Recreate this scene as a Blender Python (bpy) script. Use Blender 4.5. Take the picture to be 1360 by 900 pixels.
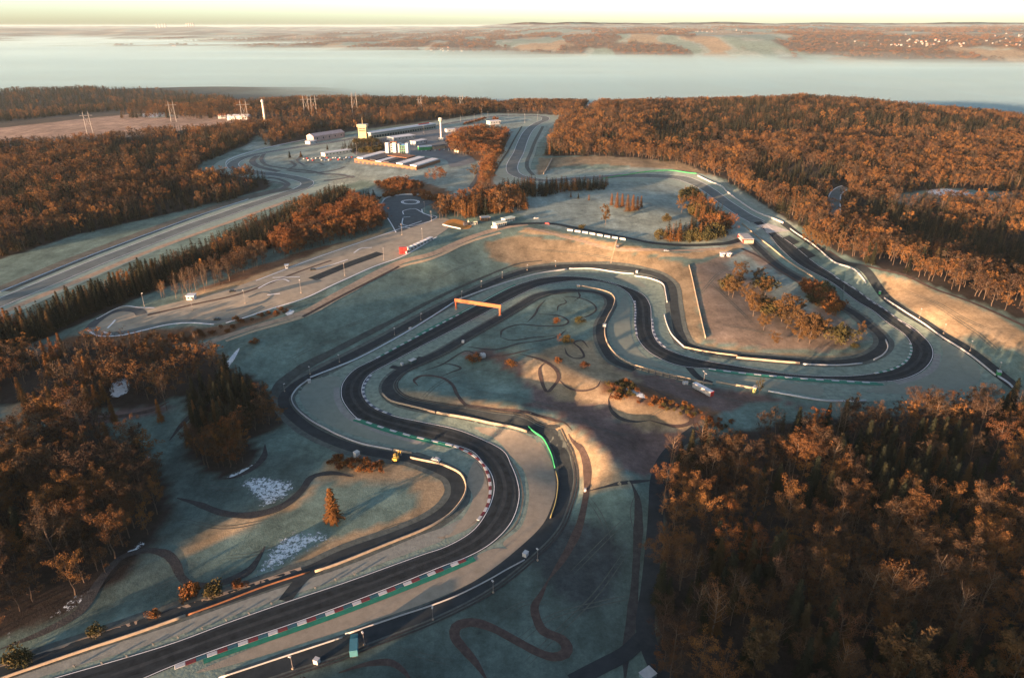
import bpy, bmesh, math, random
import numpy as np
from mathutils import Vector, Matrix
from mathutils.geometry import delaunay_2d_cdt

for o in list(bpy.data.objects):
    bpy.data.objects.remove(o)
SC = bpy.context.scene
COL = SC.collection
random.seed(7)
RNG = np.random.default_rng(7)
R = math.radians

# ------------------------------------------------------------------ camera
CAM_H = 175.0                    # height of the drone above the stadium floor
FPX = 906.0                      # focal length in photo pixels (1360 x 900)
PITCH = math.atan(416.0 / FPX)   # level line sits at photo row 34
cam_d = bpy.data.cameras.new('camera')
cam_d.sensor_width = 36.0
cam_d.lens = 36.0 * FPX / 1360.0
cam_d.clip_start = 1.0
cam_d.clip_end = 90000.0
cam = bpy.data.objects.new('camera', cam_d)
cam.location = (0, 0, CAM_H)
cam.rotation_euler = (math.pi / 2 - PITCH, 0, 0)
COL.objects.link(cam)
SC.camera = cam

# ------------------------------------------------------------------ sky, sun, exposure
SUN_EL = R(4.5)
SUN_AZ = R(225.0)                # compass from +Y clockwise: behind the camera, to its left
world = bpy.data.worlds.new('World')
SC.world = world
world.use_nodes = True
wn = world.node_tree.nodes
wl = world.node_tree.links
wn.clear()
sky = wn.new('ShaderNodeTexSky')
sky.sky_type = 'NISHITA'
sky.sun_disc = False
sky.sun_elevation = SUN_EL
sky.sun_rotation = SUN_AZ
sky.altitude = 0
sky.air_density = 0.46
sky.dust_density = 1.12
sky.ozone_density = 0.5
bg = wn.new('ShaderNodeBackground')
bg.inputs['Strength'].default_value = 0.10
wo = wn.new('ShaderNodeOutputWorld')
wl.new(sky.outputs[0], bg.inputs[0])
wl.new(bg.outputs[0], wo.inputs[0])
sun_d = bpy.data.lights.new('sun', 'SUN')
sun_d.energy = 5.0
sun_d.angle = R(0.6)
sun_d.color = (1.0, 0.59, 0.35)
sun = bpy.data.objects.new('sun', sun_d)
to_sun = Vector((math.sin(SUN_AZ) * math.cos(SUN_EL), math.cos(SUN_AZ) * math.cos(SUN_EL), math.sin(SUN_EL)))
sun.rotation_euler = (-to_sun).to_track_quat('-Z', 'Y').to_euler()
sun.location = to_sun * 500
COL.objects.link(sun)
SC.view_settings.view_transform = 'Standard'
SC.view_settings.look = 'None'
SC.view_settings.gamma = 1.0
SC.view_settings.use_curve_mapping = False
SC.view_settings.exposure = 2.5
SC.render.engine = 'CYCLES'
SC.cycles.use_denoising = True
SC.cycles.max_bounces = 6
SC.cycles.diffuse_bounces = 3
SC.cycles.volume_bounces = 2
SC.cycles.transparent_max_bounces = 8

# ------------------------------------------------------------------ numbers from the photo
CP, SP = math.cos(PITCH), math.sin(PITCH)

def rays(px):
    px = np.asarray(px, float).reshape(-1, 2)
    u = (px[:, 0] - 680.0) / FPX
    v = (450.0 - px[:, 1]) / FPX
    return np.stack([u, CP + v * SP, -SP + v * CP], 1)

def project(x, y, z):
    """world -> photo pixel; points behind the camera go far outside"""
    dz = z - CAM_H
    dep = y * CP - dz * SP
    up = y * SP + dz * CP
    ok = dep > 5.0
    d = np.where(ok, dep, 1.0)
    return np.where(ok, 680 + FPX * x / d, -9e5), np.where(ok, 450 - FPX * up / d, 9e5)

def P(s):
    """'x,y x,y ...' -> array"""
    return np.array([[float(q) for q in t.split(',')] for t in s.split()])

def in_poly(x, y, poly):
    x = np.asarray(x); y = np.asarray(y)
    r = np.zeros(x.shape, bool)
    n = len(poly)
    for i in range(n):
        x0, y0 = poly[i]; x1, y1 = poly[(i + 1) % n]
        if y0 == y1:
            continue
        c = (y0 > y) != (y1 > y)
        r ^= c & (x < (x1 - x0) * (y - y0) / (y1 - y0) + x0)
    return r

# value noise, numpy
_perm = RNG.random((256, 256))
def vnoise(x, y):
    x = np.asarray(x, float); y = np.asarray(y, float)
    xi = np.floor(x).astype(int); yi = np.floor(y).astype(int)
    fx = x - xi; fy = y - yi
    fx = fx * fx * (3 - 2 * fx); fy = fy * fy * (3 - 2 * fy)
    g = lambda a, b: _perm[a & 255, b & 255]
    return (g(xi, yi) * (1 - fx) + g(xi + 1, yi) * fx) * (1 - fy) + (g(xi, yi + 1) * (1 - fx) + g(xi + 1, yi + 1) * fx) * fy
def fbm(x, y, o=4):
    s = 0; a = 0.5
    for k in range(o):
        s = s + a * vnoise(x * 2 ** k + 17.3 * k, y * 2 ** k - 9.1 * k); a *= 0.5
    return s / (1 - 0.5 ** o)
def sstep(a, b, x):
    t = np.clip((x - a) / (b - a), 0, 1)
    return t * t * (3 - 2 * t)

# ------------------------------------------------------------------ terrain heights
# lines and spots of known level: photo pixel + metres above the stadium floor
LV = []
def level(s, z0, z1=None):
    p = P(s)
    zz = np.linspace(z0, z0 if z1 is None else z1, len(p))
    d = rays(p)
    t = (zz - CAM_H) / d[:, 2]
    w = d * t[:, None]
    for (x, y, _), z in zip(w, zz):
        LV.append((x, y, z))
def level_line(s, z0, z1=None, step=14.0):
    p = P(s)
    zz = np.linspace(z0, z0 if z1 is None else z1, len(p))
    d = rays(p); t = (zz - CAM_H) / d[:, 2]; w = d * t[:, None]; w[:, 2] = zz
    for a, b in zip(w[:-1], w[1:]):
        n = max(1, int(np.linalg.norm(b - a) / step))
        for k in range(n):
            LV.append(tuple(a + (b - a) * k / n))
    LV.append(tuple(w[-1]))

# stadium floor
level('0,900 120,860 300,800 420,760 560,690 680,900 1000,860 1360,900 780,780 600,800 870,760 870,640', 0)
level('420,690 330,640 260,700 480,620 620,600 450,560 430,530 520,500 600,450 700,420 780,420 640,500 560,590', 0)
level('760,385 700,395 850,430 880,470 1000,500 1100,505 1240,490 1300,505', 0.3, 2)
level('1000,640 1200,620 1340,600 1100,720 1300,720', 0, 2)
level('690,690 720,640 712,600 650,575', 0)
# toe of the big bank = outer service road, then its crest
level_line('372,540 385,512 431,489 499,452 556,420 640,379 675,364 710,354 751,350 793,350 822,351 846,354 872,360 891,372 899,410 906,441 917,455 951,465 1035,473 1103,477', 0.2, 1.2)
level_line('318,470 345,441 401,419 452,393 530,354 571,345 622,323 665,311 700,308', 8, 14)
level_line('700,308 760,315 820,329 875,337 914,351', 14, 5)
level_line('914,351 926,400 938,450', 5, 3)
level_line('948,455 1000,462 1100,465 1150,455', 2.2, 2.2)
level('700,297 760,301 819,313 862,322 912,326', 15, 7.5)
level('963,324', 8.0)
level('960,380 1000,400 1050,430 1100,440 1000,350 1060,390 1110,430', 5, 3)
# right straight and the land beside it
level('1240,455 1157,398 1076,344 1030,312 990,287 942,253 895,235 800,236', 2, 12)
level('1110,350 1172,392 1240,436 1310,490 1350,520', 7, 3)
level('1160,356 1205,367 1252,388 1308,409 1360,436', 15, 13)
level('1230,410 1300,445 1350,480', 10.5, 8.5)
level('850,270 800,280 900,290 930,290', 15, 12)
level('760,215 850,222 930,232', 18, 15)
# far circuit and paddock
level('690,236 690,205 706,172 724,160 705,154 650,156', 15, 21)
level('612,162 540,172 470,184 400,195 341,206 311,218', 21, 15)
level('330,228 368,233 409,243 378,258 327,275 260,298 130,347 0,402', 15, 7)
level('540,215 590,205 640,205 500,232 480,212 560,245 620,240', 19, 17)
level('540,285 520,262 570,290 600,300 650,280 700,262 600,270', 15)
# kart track shelf, trees below it
level('125,440 160,428 200,420 260,408 320,395 400,365 470,340 530,318', 9, 14.5)
level('90,450 180,448 280,436 330,425', 6.5, 8)
level('60,430 150,395 250,350 350,302 440,262', 5, 11)
level('40,470 20,540 100,530 200,510 260,480 300,500', 4, 5)
level('60,620 150,650 20,720 100,760 -60,800 -80,600', 2.0, 2.5)
# infield banks
level_line('528,520 580,527 640,536 700,549 745,566 780,590 808,615 830,640', 4.5, 6.0)
level_line('722,568 752,588 765,615 770,650', 0.4)
level('850,600 820,560 760,530 700,500 640,520', 1.2)
level_line('690,470 740,490 800,506 850,522', 3.2, 5.0, 12)
level_line('850,522 900,536 955,556', 5.0, 3.0, 12)
level('880,575 820,500 760,465 900,515 980,530', 0.8)
# left uplands
level('0,300 100,285 200,262 300,240', 7, 12)
level('-80,330 -80,260', 6)
level('0,240 100,225 200,205 300,195', 8, 15)
level('0,185 60,176 150,166 250,158 320,158', 6, 18)
level('380,176 450,168 520,161 600,153', 18, 20)
# right woods
level('730,212 745,185 760,165', 18, 22)
level('800,200 900,205 1000,235 1060,290 1110,315', 20, 12)
level('850,175 950,180 1050,200 1150,230 1250,260 1360,290', 25, 18)
level('1200,320 1300,350 1400,390', 14, 12)
for x, y, z in ((150, 1500, 20), (400, 1480, 24), (620, 1500, 24), (850, 1420, 18), (1050, 1350, 10), (1250, 1250, 2),
                (300, 1250, 26), (600, 1200, 27), (850, 1100, 22), (1050, 950, 16), (800, 800, 20), (-100, 1720, 4), (-450, 1850, -4), (-800, 1900, -14),
                (-1150, 1850, -28), (-1500, 1700, -38), (-900, 1350, 5), (-1300, 1250, -10), (-700, 1600, 4), (-1100, 1000, 2),
                (-700, 500, 5), (-1000, 500, 0), (500, 300, 6), (700, 450, 10), (900, 200, 8), (600, 0, 8),
                (-900, 0, 5), (-500, -300, 10), (0, -100, 26), (-60, 40, 9), (200, -150, 25), (0, -400, 25), (500, -400, 15), (-130, 10, 20), (-100, -60, 26), (100, -30, 21), (-60, 110, 1), (40, 90, 4), (-215, 45, 5), (-270, 10, 5), (-400, -110, 5), (-315, 85, 15), (-400, 50, 19), (-440, -10, 18), (-330, 140, 5), (-520, 100, 6), (-640, 0, 6), (-480, 220, 5), (-650, 250, 5),
                (60, 40, 14), (150, 80, 5), (-180, 120, 1.0), (0, 1950, -26), (350, 1900, -32), (750, 1850, -36), (1150, 1750, -40), (1600, 1600, -45),
                (-400, 2250, -45), (-900, 2500, -52), (-1300, 2600, -44), (-1800, 2600, -40), (-2100, 2300, -42), (-1900, 1500, -35), (-1800, 800, -10), (1600, 600, 5), (1700, 1100, -20)):
    LV.append((x, y, z))
LV = np.array(LV)

def tps_fit(xy, z, lam):
    s = 200.0
    q = xy / s
    d2 = ((q[:, None] - q[None]) ** 2).sum(-1)
    K = 0.5 * d2 * np.log(d2 + 1e-12)
    n = len(q)
    Pm = np.hstack([np.ones((n, 1)), q])
    A = np.zeros((n + 3, n + 3))
    A[:n, :n] = K + lam * np.eye(n); A[:n, n:] = Pm; A[n:, :n] = Pm.T
    b = np.zeros(n + 3); b[:n] = z
    w = np.linalg.lstsq(A, b, rcond=None)[0]
    return q, w, s
TQ, TW, TS = tps_fit(LV[:, :2], LV[:, 2], 1e-4)
def tps(x, y):
    out = np.empty(x.size)
    X = np.stack([x.ravel(), y.ravel()], 1) / TS
    n = len(TQ)
    for i in range(0, len(X), 8000):
        q = X[i:i + 8000]
        d2 = (q[:, None, 0] - TQ[None, :, 0]) ** 2 + (q[:, None, 1] - TQ[None, :, 1]) ** 2
        out[i:i + 8000] = (0.5 * d2 * np.log(d2 + 1e-12)) @ TW[:n] + TW[n] + q @ TW[n + 1:]
    return out.reshape(x.shape)

def axis(lo, hi, d0, core, g):
    """fine steps d0 inside core, growing by factor g outside"""
    a = list(np.arange(core[0], core[1] + 1e-6, d0))
    d = d0; v = a[-1]; up = []
    while v < hi:
        d *= g; v += d; up.append(v)
    d = d0; v = a[0]; dn = []
    while v > lo:
        d *= g; v -= d; dn.append(v)
    return np.array(dn[::-1] + a + up)
GX = axis(-42000, 42000, 4.0, (-420, 520), 1.022)
gy1 = list(np.arange(100, 640, 4.0))
v, d = gy1[-1], 4.0
while v < 46000:
    d = max(4.0, v * 0.0085); v += d; gy1.append(v)
dn = []; v, d = gy1[0], 4.0
while v > -5000:
    d *= 1.12; v -= d; dn.append(v)
GY = np.array(dn[::-1] + gy1)
MX, MY = np.meshgrid(GX, GY)
def far_height(x, y):
    r = np.hypot(x, y)
    base = -118.0 + 0 * x
    shore = 5600 + 900 * (fbm(x / 2600 + 3.1, y / 9000 + 1.7, 3) - 0.5) - 0.10 * x
    shore = shore + 1700 * sstep(-300, -3000, x)
    up = sstep(0, 2400, r - shore)
    rise = np.clip((r - 7000) / 20000, 0, 1)
    hills = (fbm(x / 2600 + 9.2, y / 3000 + 4.4, 4) - 0.5) * 150 * (0.8 + 0.6 * rise) + (fbm(x / 700, y / 700, 3) - 0.5) * 46
    top = -48 + 122 * sstep(-2500, 1500, x) * up + 118 * rise + 22 * sstep(-6000, -2000, x) * sstep(8000, 14000, r)
    top = top - 70 * sstep(-1500, -6000, x) * (1 - sstep(15000, 26000, r))
    return base * (1 - up) + (top + hills) * up
near = tps(np.clip(MX, -2200, 2000), np.clip(MY, -600, 2700))
near = np.clip(near, -120, 40)
# gentle natural unevenness (kept off the engineered track corridor by being tiny)
wpx, wpy = project(MX, MY, near)
wm = np.zeros(MX.shape)
for poly in ('760,195 790,150 900,128 1400,120 1900,250 1900,470 1500,430 1340,395 1240,350 1150,325 1060,275 960,215 850,198', '-700,330 0,325 100,298 230,270 310,255 290,240 240,235 250,215 310,190 200,186 0,205 -700,230'):
    wm = np.maximum(wm, in_poly(wpx, wpy, P(poly)) & (MY > 200) & (np.hypot(MX, MY) < 2600))
for _ in range(10):
    wm[1:-1, 1:-1] = (wm[1:-1, 1:-1] * 2 + wm[2:, 1:-1] + wm[:-2, 1:-1] + wm[1:-1, 2:] + wm[1:-1, :-2]) / 6
near = near + wm * (fbm(MX / 170 + 4, MY / 170 + 9, 3) - .5) * 30
near = near + (fbm(MX / 60, MY / 60, 3) - 0.5) * 0.5 + (fbm(MX / 300 + 5, MY / 300, 3) - 0.5) * 10 * sstep(1250, 1800, np.hypot(MX, MY))
sh = 1000 * sstep(-300, -900, MX)
wfar = sstep(2050 + sh, 3000 + sh, np.hypot(MX, MY))
GZ = near * (1 - wfar) + far_height(MX, MY) * wfar

def Z(x, y):
    x = np.asarray(x, float); y = np.asarray(y, float)
    i = np.clip(np.searchsorted(GX, x) - 1, 0, len(GX) - 2)
    j = np.clip(np.searchsorted(GY, y) - 1, 0, len(GY) - 2)
    fx = (x - GX[i]) / (GX[i + 1] - GX[i]); fy = (y - GY[j]) / (GY[j + 1] - GY[j])
    a = GZ[j, i]; b = GZ[j, i + 1]; c = GZ[j + 1, i + 1]; d = GZ[j + 1, i]
    return np.where(fx >= fy, a + fx * (b - a) + fy * (c - b), a + fx * (c - d) + fy * (d - a))
def Zs(x, y):
    return float(Z(np.array([x]), np.array([y]))[0])

def ground(px):
    """photo pixels -> points where those sight lines meet the terrain"""
    d = rays(px)
    n = len(d)
    t0 = (60.0 - CAM_H) / np.minimum(d[:, 2], -1e-3)
    t0 = np.clip(t0, 20, 8000)
    lo = t0.copy(); hi = np.full(n, np.nan)
    t = t0.copy(); done = np.zeros(n, bool)
    for k in range(700):
        t2 = t * 1.008
        below = (CAM_H + d[:, 2] * t2) < Z(d[:, 0] * t2, d[:, 1] * t2)
        new = below & ~done
        lo[new] = t[new]; hi[new] = t2[new]; done |= new
        t = t2
        if done.all():
            break
    hi[~done] = t[~done]; lo[~done] = t[~done]
    for k in range(22):
        m = (lo + hi) / 2
        below = (CAM_H + d[:, 2] * m) < Z(d[:, 0] * m, d[:, 1] * m)
        hi = np.where(below, m, hi); lo = np.where(below, lo, m)
    w = d * hi[:, None]
    return np.stack([w[:, 0], w[:, 1], Z(w[:, 0], w[:, 1])], 1)
def G(px, py):
    return ground([[px, py]])[0]

# ------------------------------------------------------------------ materials
MATS = {}
def mat(name, col, rough=0.8, var=0.25, scale=0.6, bump=0.0, col2=None, spec=0.3, metal=0.0, per_object=0.0, coord='pos', detail=4.0, bscale=None):
    """procedural material: base colour broken up by noise, optional second colour, optional relief"""
    if name in MATS:
        return MATS[name]
    m = bpy.data.materials.new(name); m.use_nodes = True
    nt = m.node_tree; n = nt.nodes; l = nt.links
    b = n['Principled BSDF']
    b.inputs['Roughness'].default_value = rough
    b.inputs['Specular IOR Level'].default_value = spec
    b.inputs['Metallic'].default_value = metal
    if coord == 'pos':
        src = n.new('ShaderNodeNewGeometry').outputs['Position']
    else:
        src = n.new('ShaderNodeTexCoord').outputs['Object']
    nz = n.new('ShaderNodeTexNoise'); nz.inputs['Scale'].default_value = scale; nz.inputs['Detail'].default_value = detail; nz.inputs['Roughness'].default_value = 0.62
    l.new(src, nz.inputs['Vector'])
    cr = n.new('ShaderNodeValToRGB')
    c2 = col2 if col2 else tuple(c * (1 - var) for c in col)
    c1 = col if col2 else tuple(min(1, c * (1 + var)) for c in col)
    cr.color_ramp.elements[0].position = 0.3; cr.color_ramp.elements[0].color = (*c2, 1)
    cr.color_ramp.elements[1].position = 0.7; cr.color_ramp.elements[1].color = (*c1, 1)
    l.new(nz.outputs['Fac'], cr.inputs['Fac'])
    out = cr.outputs['Color']
    if per_object:
        oi = n.new('ShaderNodeObjectInfo')
        mr = n.new('ShaderNodeMapRange'); mr.inputs['To Min'].default_value = 1 - per_object; mr.inputs['To Max'].default_value = 1 + per_object
        l.new(oi.outputs['Random'], mr.inputs['Value'])
        mx = n.new('ShaderNodeMix'); mx.data_type = 'RGBA'; mx.blend_type = 'MULTIPLY'; mx.inputs[0].default_value = 1
        l.new(out, mx.inputs[6]); l.new(mr.outputs[0], mx.inputs[7]); out = mx.outputs[2]
    l.new(out, b.inputs['Base Color'])
    if bump:
        nb = n.new('ShaderNodeTexNoise'); nb.inputs['Scale'].default_value = bscale or scale * 3; nb.inputs['Detail'].default_value = 5
        l.new(src, nb.inputs['Vector'])
        bp = n.new('ShaderNodeBump'); bp.inputs['Strength'].default_value = bump; bp.inputs['Distance'].default_value = 0.3
        l.new(nb.outputs['Fac'], bp.inputs['Height']); l.new(bp.outputs[0], b.inputs['Normal'])
    MATS[name] = m
    return m

def ramp_by_object(m, stops, strength_noise=0.0):
    """recolour a material by the per-object random number"""
    nt = m.node_tree; n = nt.nodes; l = nt.links
    oi = n.new('ShaderNodeObjectInfo')
    cr = n.new('ShaderNodeValToRGB')
    e = cr.color_ramp.elements
    e[0].position, e[0].color = stops[0][0], (*stops[0][1], 1)
    e[1].position, e[1].color = stops[-1][0], (*stops[-1][1], 1)
    for p, c in stops[1:-1]:
        k = e.new(p); k.color = (*c, 1)
    l.new(oi.outputs['Random'], cr.inputs['Fac'])
    b = n['Principled BSDF']
    old = b.inputs['Base Color'].links[0].from_socket
    mx = n.new('ShaderNodeMix'); mx.data_type = 'RGBA'; mx.blend_type = 'MULTIPLY'; mx.inputs[0].default_value = 1
    l.new(cr.outputs['Color'], mx.inputs[6]); l.new(old, mx.inputs[7]); l.new(mx.outputs[2], b.inputs['Base Color'])
    return m

# ------------------------------------------------------------------ mesh helpers
def link(name, me, m=None, parent=None, **props):
    o = bpy.data.objects.new(name, me)
    COL.objects.link(o)
    if m is not None and me is not None and len(me.materials) == 0:
        for q in (m if isinstance(m, (list, tuple)) else [m]):
            me.materials.append(q)
    if parent is not None:
        o.parent = parent
    for k, v in props.items():
        o[k] = v
    return o
def thing(name, label, cat, loc=(0, 0, 0), rz=0.0, group=None):
    o = bpy.data.objects.new(name, None)
    o.empty_display_size = 1
    COL.objects.link(o)
    o.location = loc; o.rotation_euler = (0, 0, rz)
    o['label'] = label; o['category'] = cat
    if group:
        o['group'] = group
    return o
def tag(o, label, cat, group=None):
    o['label'] = label; o['category'] = cat
    if group:
        o['group'] = group
    return o

class MB:
    """collects simple shapes into one mesh"""
    def __init__(s):
        s.v = []; s.f = []; s.mi = []; s.cur = 0
    def add(s, vs, fs):
        o = len(s.v); s.v += [tuple(q) for q in vs]; s.f += [tuple(o + i for i in f) for f in fs]; s.mi += [s.cur] * len(fs)
        return s
    def box(s, c, d, rz=0.0, taper=1.0):
        x, y, z = [q / 2 for q in d]; ca, sa = math.cos(rz), math.sin(rz)
        vs = []
        for sz in (-1, 1):
            k = taper if sz > 0 else 1.0
            for sx, sy in ((-1, -1), (1, -1), (1, 1), (-1, 1)):
                px, py = sx * x * k, sy * y * k
                vs.append((c[0] + px * ca - py * sa, c[1] + px * sa + py * ca, c[2] + sz * z))
        return s.add(vs, [(3, 2, 1, 0), (4, 5, 6, 7), (0, 1, 5, 4), (1, 2, 6, 5), (2, 3, 7, 6), (3, 0, 4, 7)])
    def tube(s, pts, r0, r1=None, n=6, cap=True):
        pts = [Vector(p) for p in pts]; r1 = r0 if r1 is None else r1
        rings = []; vs = []; fs = []
        for i, p in enumerate(pts):
            t = (pts[min(i + 1, len(pts) - 1)] - pts[max(i - 1, 0)]).normalized()
            a = t.orthogonal().normalized(); b = t.cross(a)
            r = r0 + (r1 - r0) * i / max(1, len(pts) - 1)
            for k in range(n):
                w = 2 * math.pi * k / n
                vs.append(p + a * (r * math.cos(w)) + b * (r * math.sin(w)))
        for i in range(len(pts) - 1):
            for k in range(n):
                fs.append((i * n + k, i * n + (k + 1) % n, (i + 1) * n + (k + 1) % n, (i + 1) * n + k))
        if cap:
            fs.append(tuple(range(n - 1, -1, -1))); m = (len(pts) - 1) * n; fs.append(tuple(range(m, m + n)))
        return s.add(vs, fs)
    def lathe(s, prof, c=(0, 0, 0), n=12):
        vs = []; fs = []
        for r, z in prof:
            for k in range(n):
                w = 2 * math.pi * k / n
                vs.append((c[0] + r * math.cos(w), c[1] + r * math.sin(w), c[2] + z))
        for i in range(len(prof) - 1):
            for k in range(n):
                fs.append((i * n + k, i * n + (k + 1) % n, (i + 1) * n + (k + 1) % n, (i + 1) * n + k))
        fs.append(tuple(range(n - 1, -1, -1))); m = (len(prof) - 1) * n; fs.append(tuple(range(m, m + n)))
        return s.add(vs, fs)
    def gable(s, c, d, h, over=0.4):
        """pitched roof with ridge along x, thick eaves"""
        x, y = d[0] / 2 + over, d[1] / 2 + over; z = c[2]
        vs = [(c[0] - x, c[1] - y, z), (c[0] + x, c[1] - y, z), (c[0] + x, c[1] + y, z), (c[0] - x, c[1] + y, z), (c[0] - x, c[1], z + h), (c[0] + x, c[1], z + h)]
        return s.add(vs, [(0, 3, 2, 1), (0, 1, 5, 4), (2, 3, 4, 5), (0, 4, 3), (1, 2, 5)])
    def mesh(s, name='m'):
        me = bpy.data.meshes.new(name)
        me.from_pydata(s.v, [], s.f)
        if any(s.mi):
            me.polygons.foreach_set('material_index', s.mi)
        me.update()
        return me
    def build(s, name, m=None, parent=None, smooth=False, **props):
        me = s.mesh(name)
        if smooth:
            me.polygons.foreach_set('use_smooth', [True] * len(me.polygons))
        return link(name, me, m, parent, **props)

def np_mesh(name, V, F):
    """fast mesh from numpy arrays of equal-sized faces"""
    me = bpy.data.meshes.new(name)
    V = np.asarray(V, np.float32); F = np.asarray(F, np.int32)
    k = F.shape[1]
    me.vertices.add(len(V)); me.vertices.foreach_set('co', V.ravel())
    me.loops.add(F.size); me.loops.foreach_set('vertex_index', F.ravel())
    me.polygons.add(len(F)); me.polygons.foreach_set('loop_start', np.arange(len(F), dtype=np.int32) * k)
    me.update(calc_edges=True)
    return me

# ------------------------------------------------------------------ curves on the ground
def catmull(p, step=None, closed=False):
    """smooth a world polyline (n,2) and resample it"""
    p = np.asarray(p, float)[:, :2]
    if closed:
        q = np.vstack([p[-1], p, p[0], p[1]])
    else:
        q = np.vstack([2 * p[0] - p[1], p, 2 * p[-1] - p[-2]])
    out = []
    for i in range(1, len(q) - 2):
        p0, p1, p2, p3 = q[i - 1:i + 3]
        L = np.linalg.norm(p2 - p1)
        dist = np.linalg.norm((p1 + p2) / 2)
        st = step or max(2.2, dist * 0.006)
        n = max(1, int(math.ceil(L / st)))
        # centripetal tangents keep long/short neighbours from overshooting
        d01 = max(1e-3, np.linalg.norm(p1 - p0)) ** .5; d12 = max(1e-3, L) ** .5; d23 = max(1e-3, np.linalg.norm(p3 - p2)) ** .5
        m1 = ((p1 - p0) / d01 - (p2 - p0) / (d01 + d12) + (p2 - p1) / d12) * d12
        m2 = ((p2 - p1) / d12 - (p3 - p1) / (d12 + d23) + (p3 - p2) / d23) * d12
        for k in range(n):
            t = k / n
            out.append((2 * t**3 - 3 * t**2 + 1) * p1 + (t**3 - 2 * t**2 + t) * m1 + (-2 * t**3 + 3 * t**2) * p2 + (t**3 - t**2) * m2)
    if not closed:
        out.append(p[-1])
    return np.array(out)
def path(s, step=None, closed=False):
    return catmull(ground(P(s) if isinstance(s, str) else s), step, closed)
def normals(c):
    t = np.gradient(c, axis=0)
    t /= np.maximum(1e-6, np.linalg.norm(t, axis=1))[:, None]
    return np.stack([-t[:, 1], t[:, 0]], 1)
def ribbon_mesh(name, c, w, off, jitter=0.0, w1=None):
    """flat strip of width w (to w1) along world centre line c, draped on the terrain"""
    n = normals(c)
    m = len(c)
    ww = np.linspace(w, w if w1 is None else w1, m)
    if jitter:
        s = np.concatenate([[0], np.cumsum(np.linalg.norm(np.diff(c, axis=0), axis=1))])
        ww = ww * (1 + jitter * (fbm(s / 9, s * 0 + w, 3) - 0.5) * 2)
        if jitter > .3:
            ww = ww * np.clip(np.minimum(s, s[-1] - s) / 14 + .15, 0, 1)
    k = max(1, int(math.ceil(max(w, w1 or 0) / 3.0)))
    V = []
    for i in range(k + 1):
        q = c + n * (ww * (i / k - 0.5))[:, None]
        V.append(np.stack([q[:, 0], q[:, 1], Z(q[:, 0], q[:, 1]) + off], 1))
    V = np.concatenate(V)
    F = []
    for i in range(k):
        a = i * m + np.arange(m - 1)
        F.append(np.stack([a, a + 1, a + 1 + m, a + m], 1))
    F = np.concatenate(F)[:, ::-1]
    return np_mesh(name, V, F)
def ribbon(name, s, w, off, m, parent=None, jitter=0.0, w1=None, **props):
    c = path(s) if isinstance(s, str) else s
    return link(name, ribbon_mesh(name, c, w, off, jitter, w1), m, parent, **props)
def sheet_mesh(name, outline, off, grid=5.0):
    """draped polygon from a closed world outline"""
    o = np.asarray(outline)[:, :2]
    keep = [0]
    for i in range(1, len(o)):
        if np.linalg.norm(o[i] - o[keep[-1]]) > 0.4:
            keep.append(i)
    o = o[keep]
    lo, hi = o.min(0), o.max(0)
    gx, gy = np.meshgrid(np.arange(lo[0], hi[0], grid), np.arange(lo[1], hi[1], grid))
    gx = gx.ravel(); gy = gy.ravel()
    ins = in_poly(gx, gy, o)
    pts = np.vstack([o, np.stack([gx[ins], gy[ins]], 1)])
    n = len(o)
    r = delaunay_2d_cdt([Vector(p) for p in pts], [(i, (i + 1) % n) for i in range(n)], [], 1, 0.02)
    v2 = np.array([tuple(q) for q in r[0]])
    F = np.array([f for f in r[2] if len(f) == 3])
    V = np.stack([v2[:, 0], v2[:, 1], Z(v2[:, 0], v2[:, 1]) + off], 1)
    a = V[F[:, 1]] - V[F[:, 0]]; b = V[F[:, 2]] - V[F[:, 0]]
    flip = (a[:, 0] * b[:, 1] - a[:, 1] * b[:, 0]) < 0
    F[flip] = F[flip][:, ::-1]
    return np_mesh(name, V, F)
def sheet(name, s, off, m, parent=None, grid=5.0, smooth=True, **props):
    w = ground(P(s))[:, :2] if isinstance(s, str) else s
    if smooth and isinstance(s, str):
        w = catmull(w, None, True)
    return link(name, sheet_mesh(name, w, off, grid), m, parent, **props)
def between(a, b):
    """closed outline between two smoothed edges"""
    return np.vstack([path(a), path(b)[::-1]])
def wall_mesh(c, h, th, base=-0.3):
    """low wall along world line c"""
    n = normals(c); m = len(c); zz = Z(c[:, 0], c[:, 1])
    V = []
    for sd, hh in ((-1, base), (-1, h), (1, h), (1, base)):
        q = c + n * (sd * th / 2)
        V.append(np.stack([q[:, 0], q[:, 1], zz + hh], 1))
    V = np.concatenate(V); F = []
    for i in range(4):
        j = (i + 1) % 4; a = np.arange(m - 1)
        F.append(np.stack([i * m + a, i * m + a + 1, j * m + a + 1, j * m + a], 1))
    F.append(np.array([[0, m, 2 * m, 3 * m], [4 * m - 1, 3 * m - 1, 2 * m - 1, m - 1]]))
    return np_mesh('wall', V, np.concatenate(F))

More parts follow.
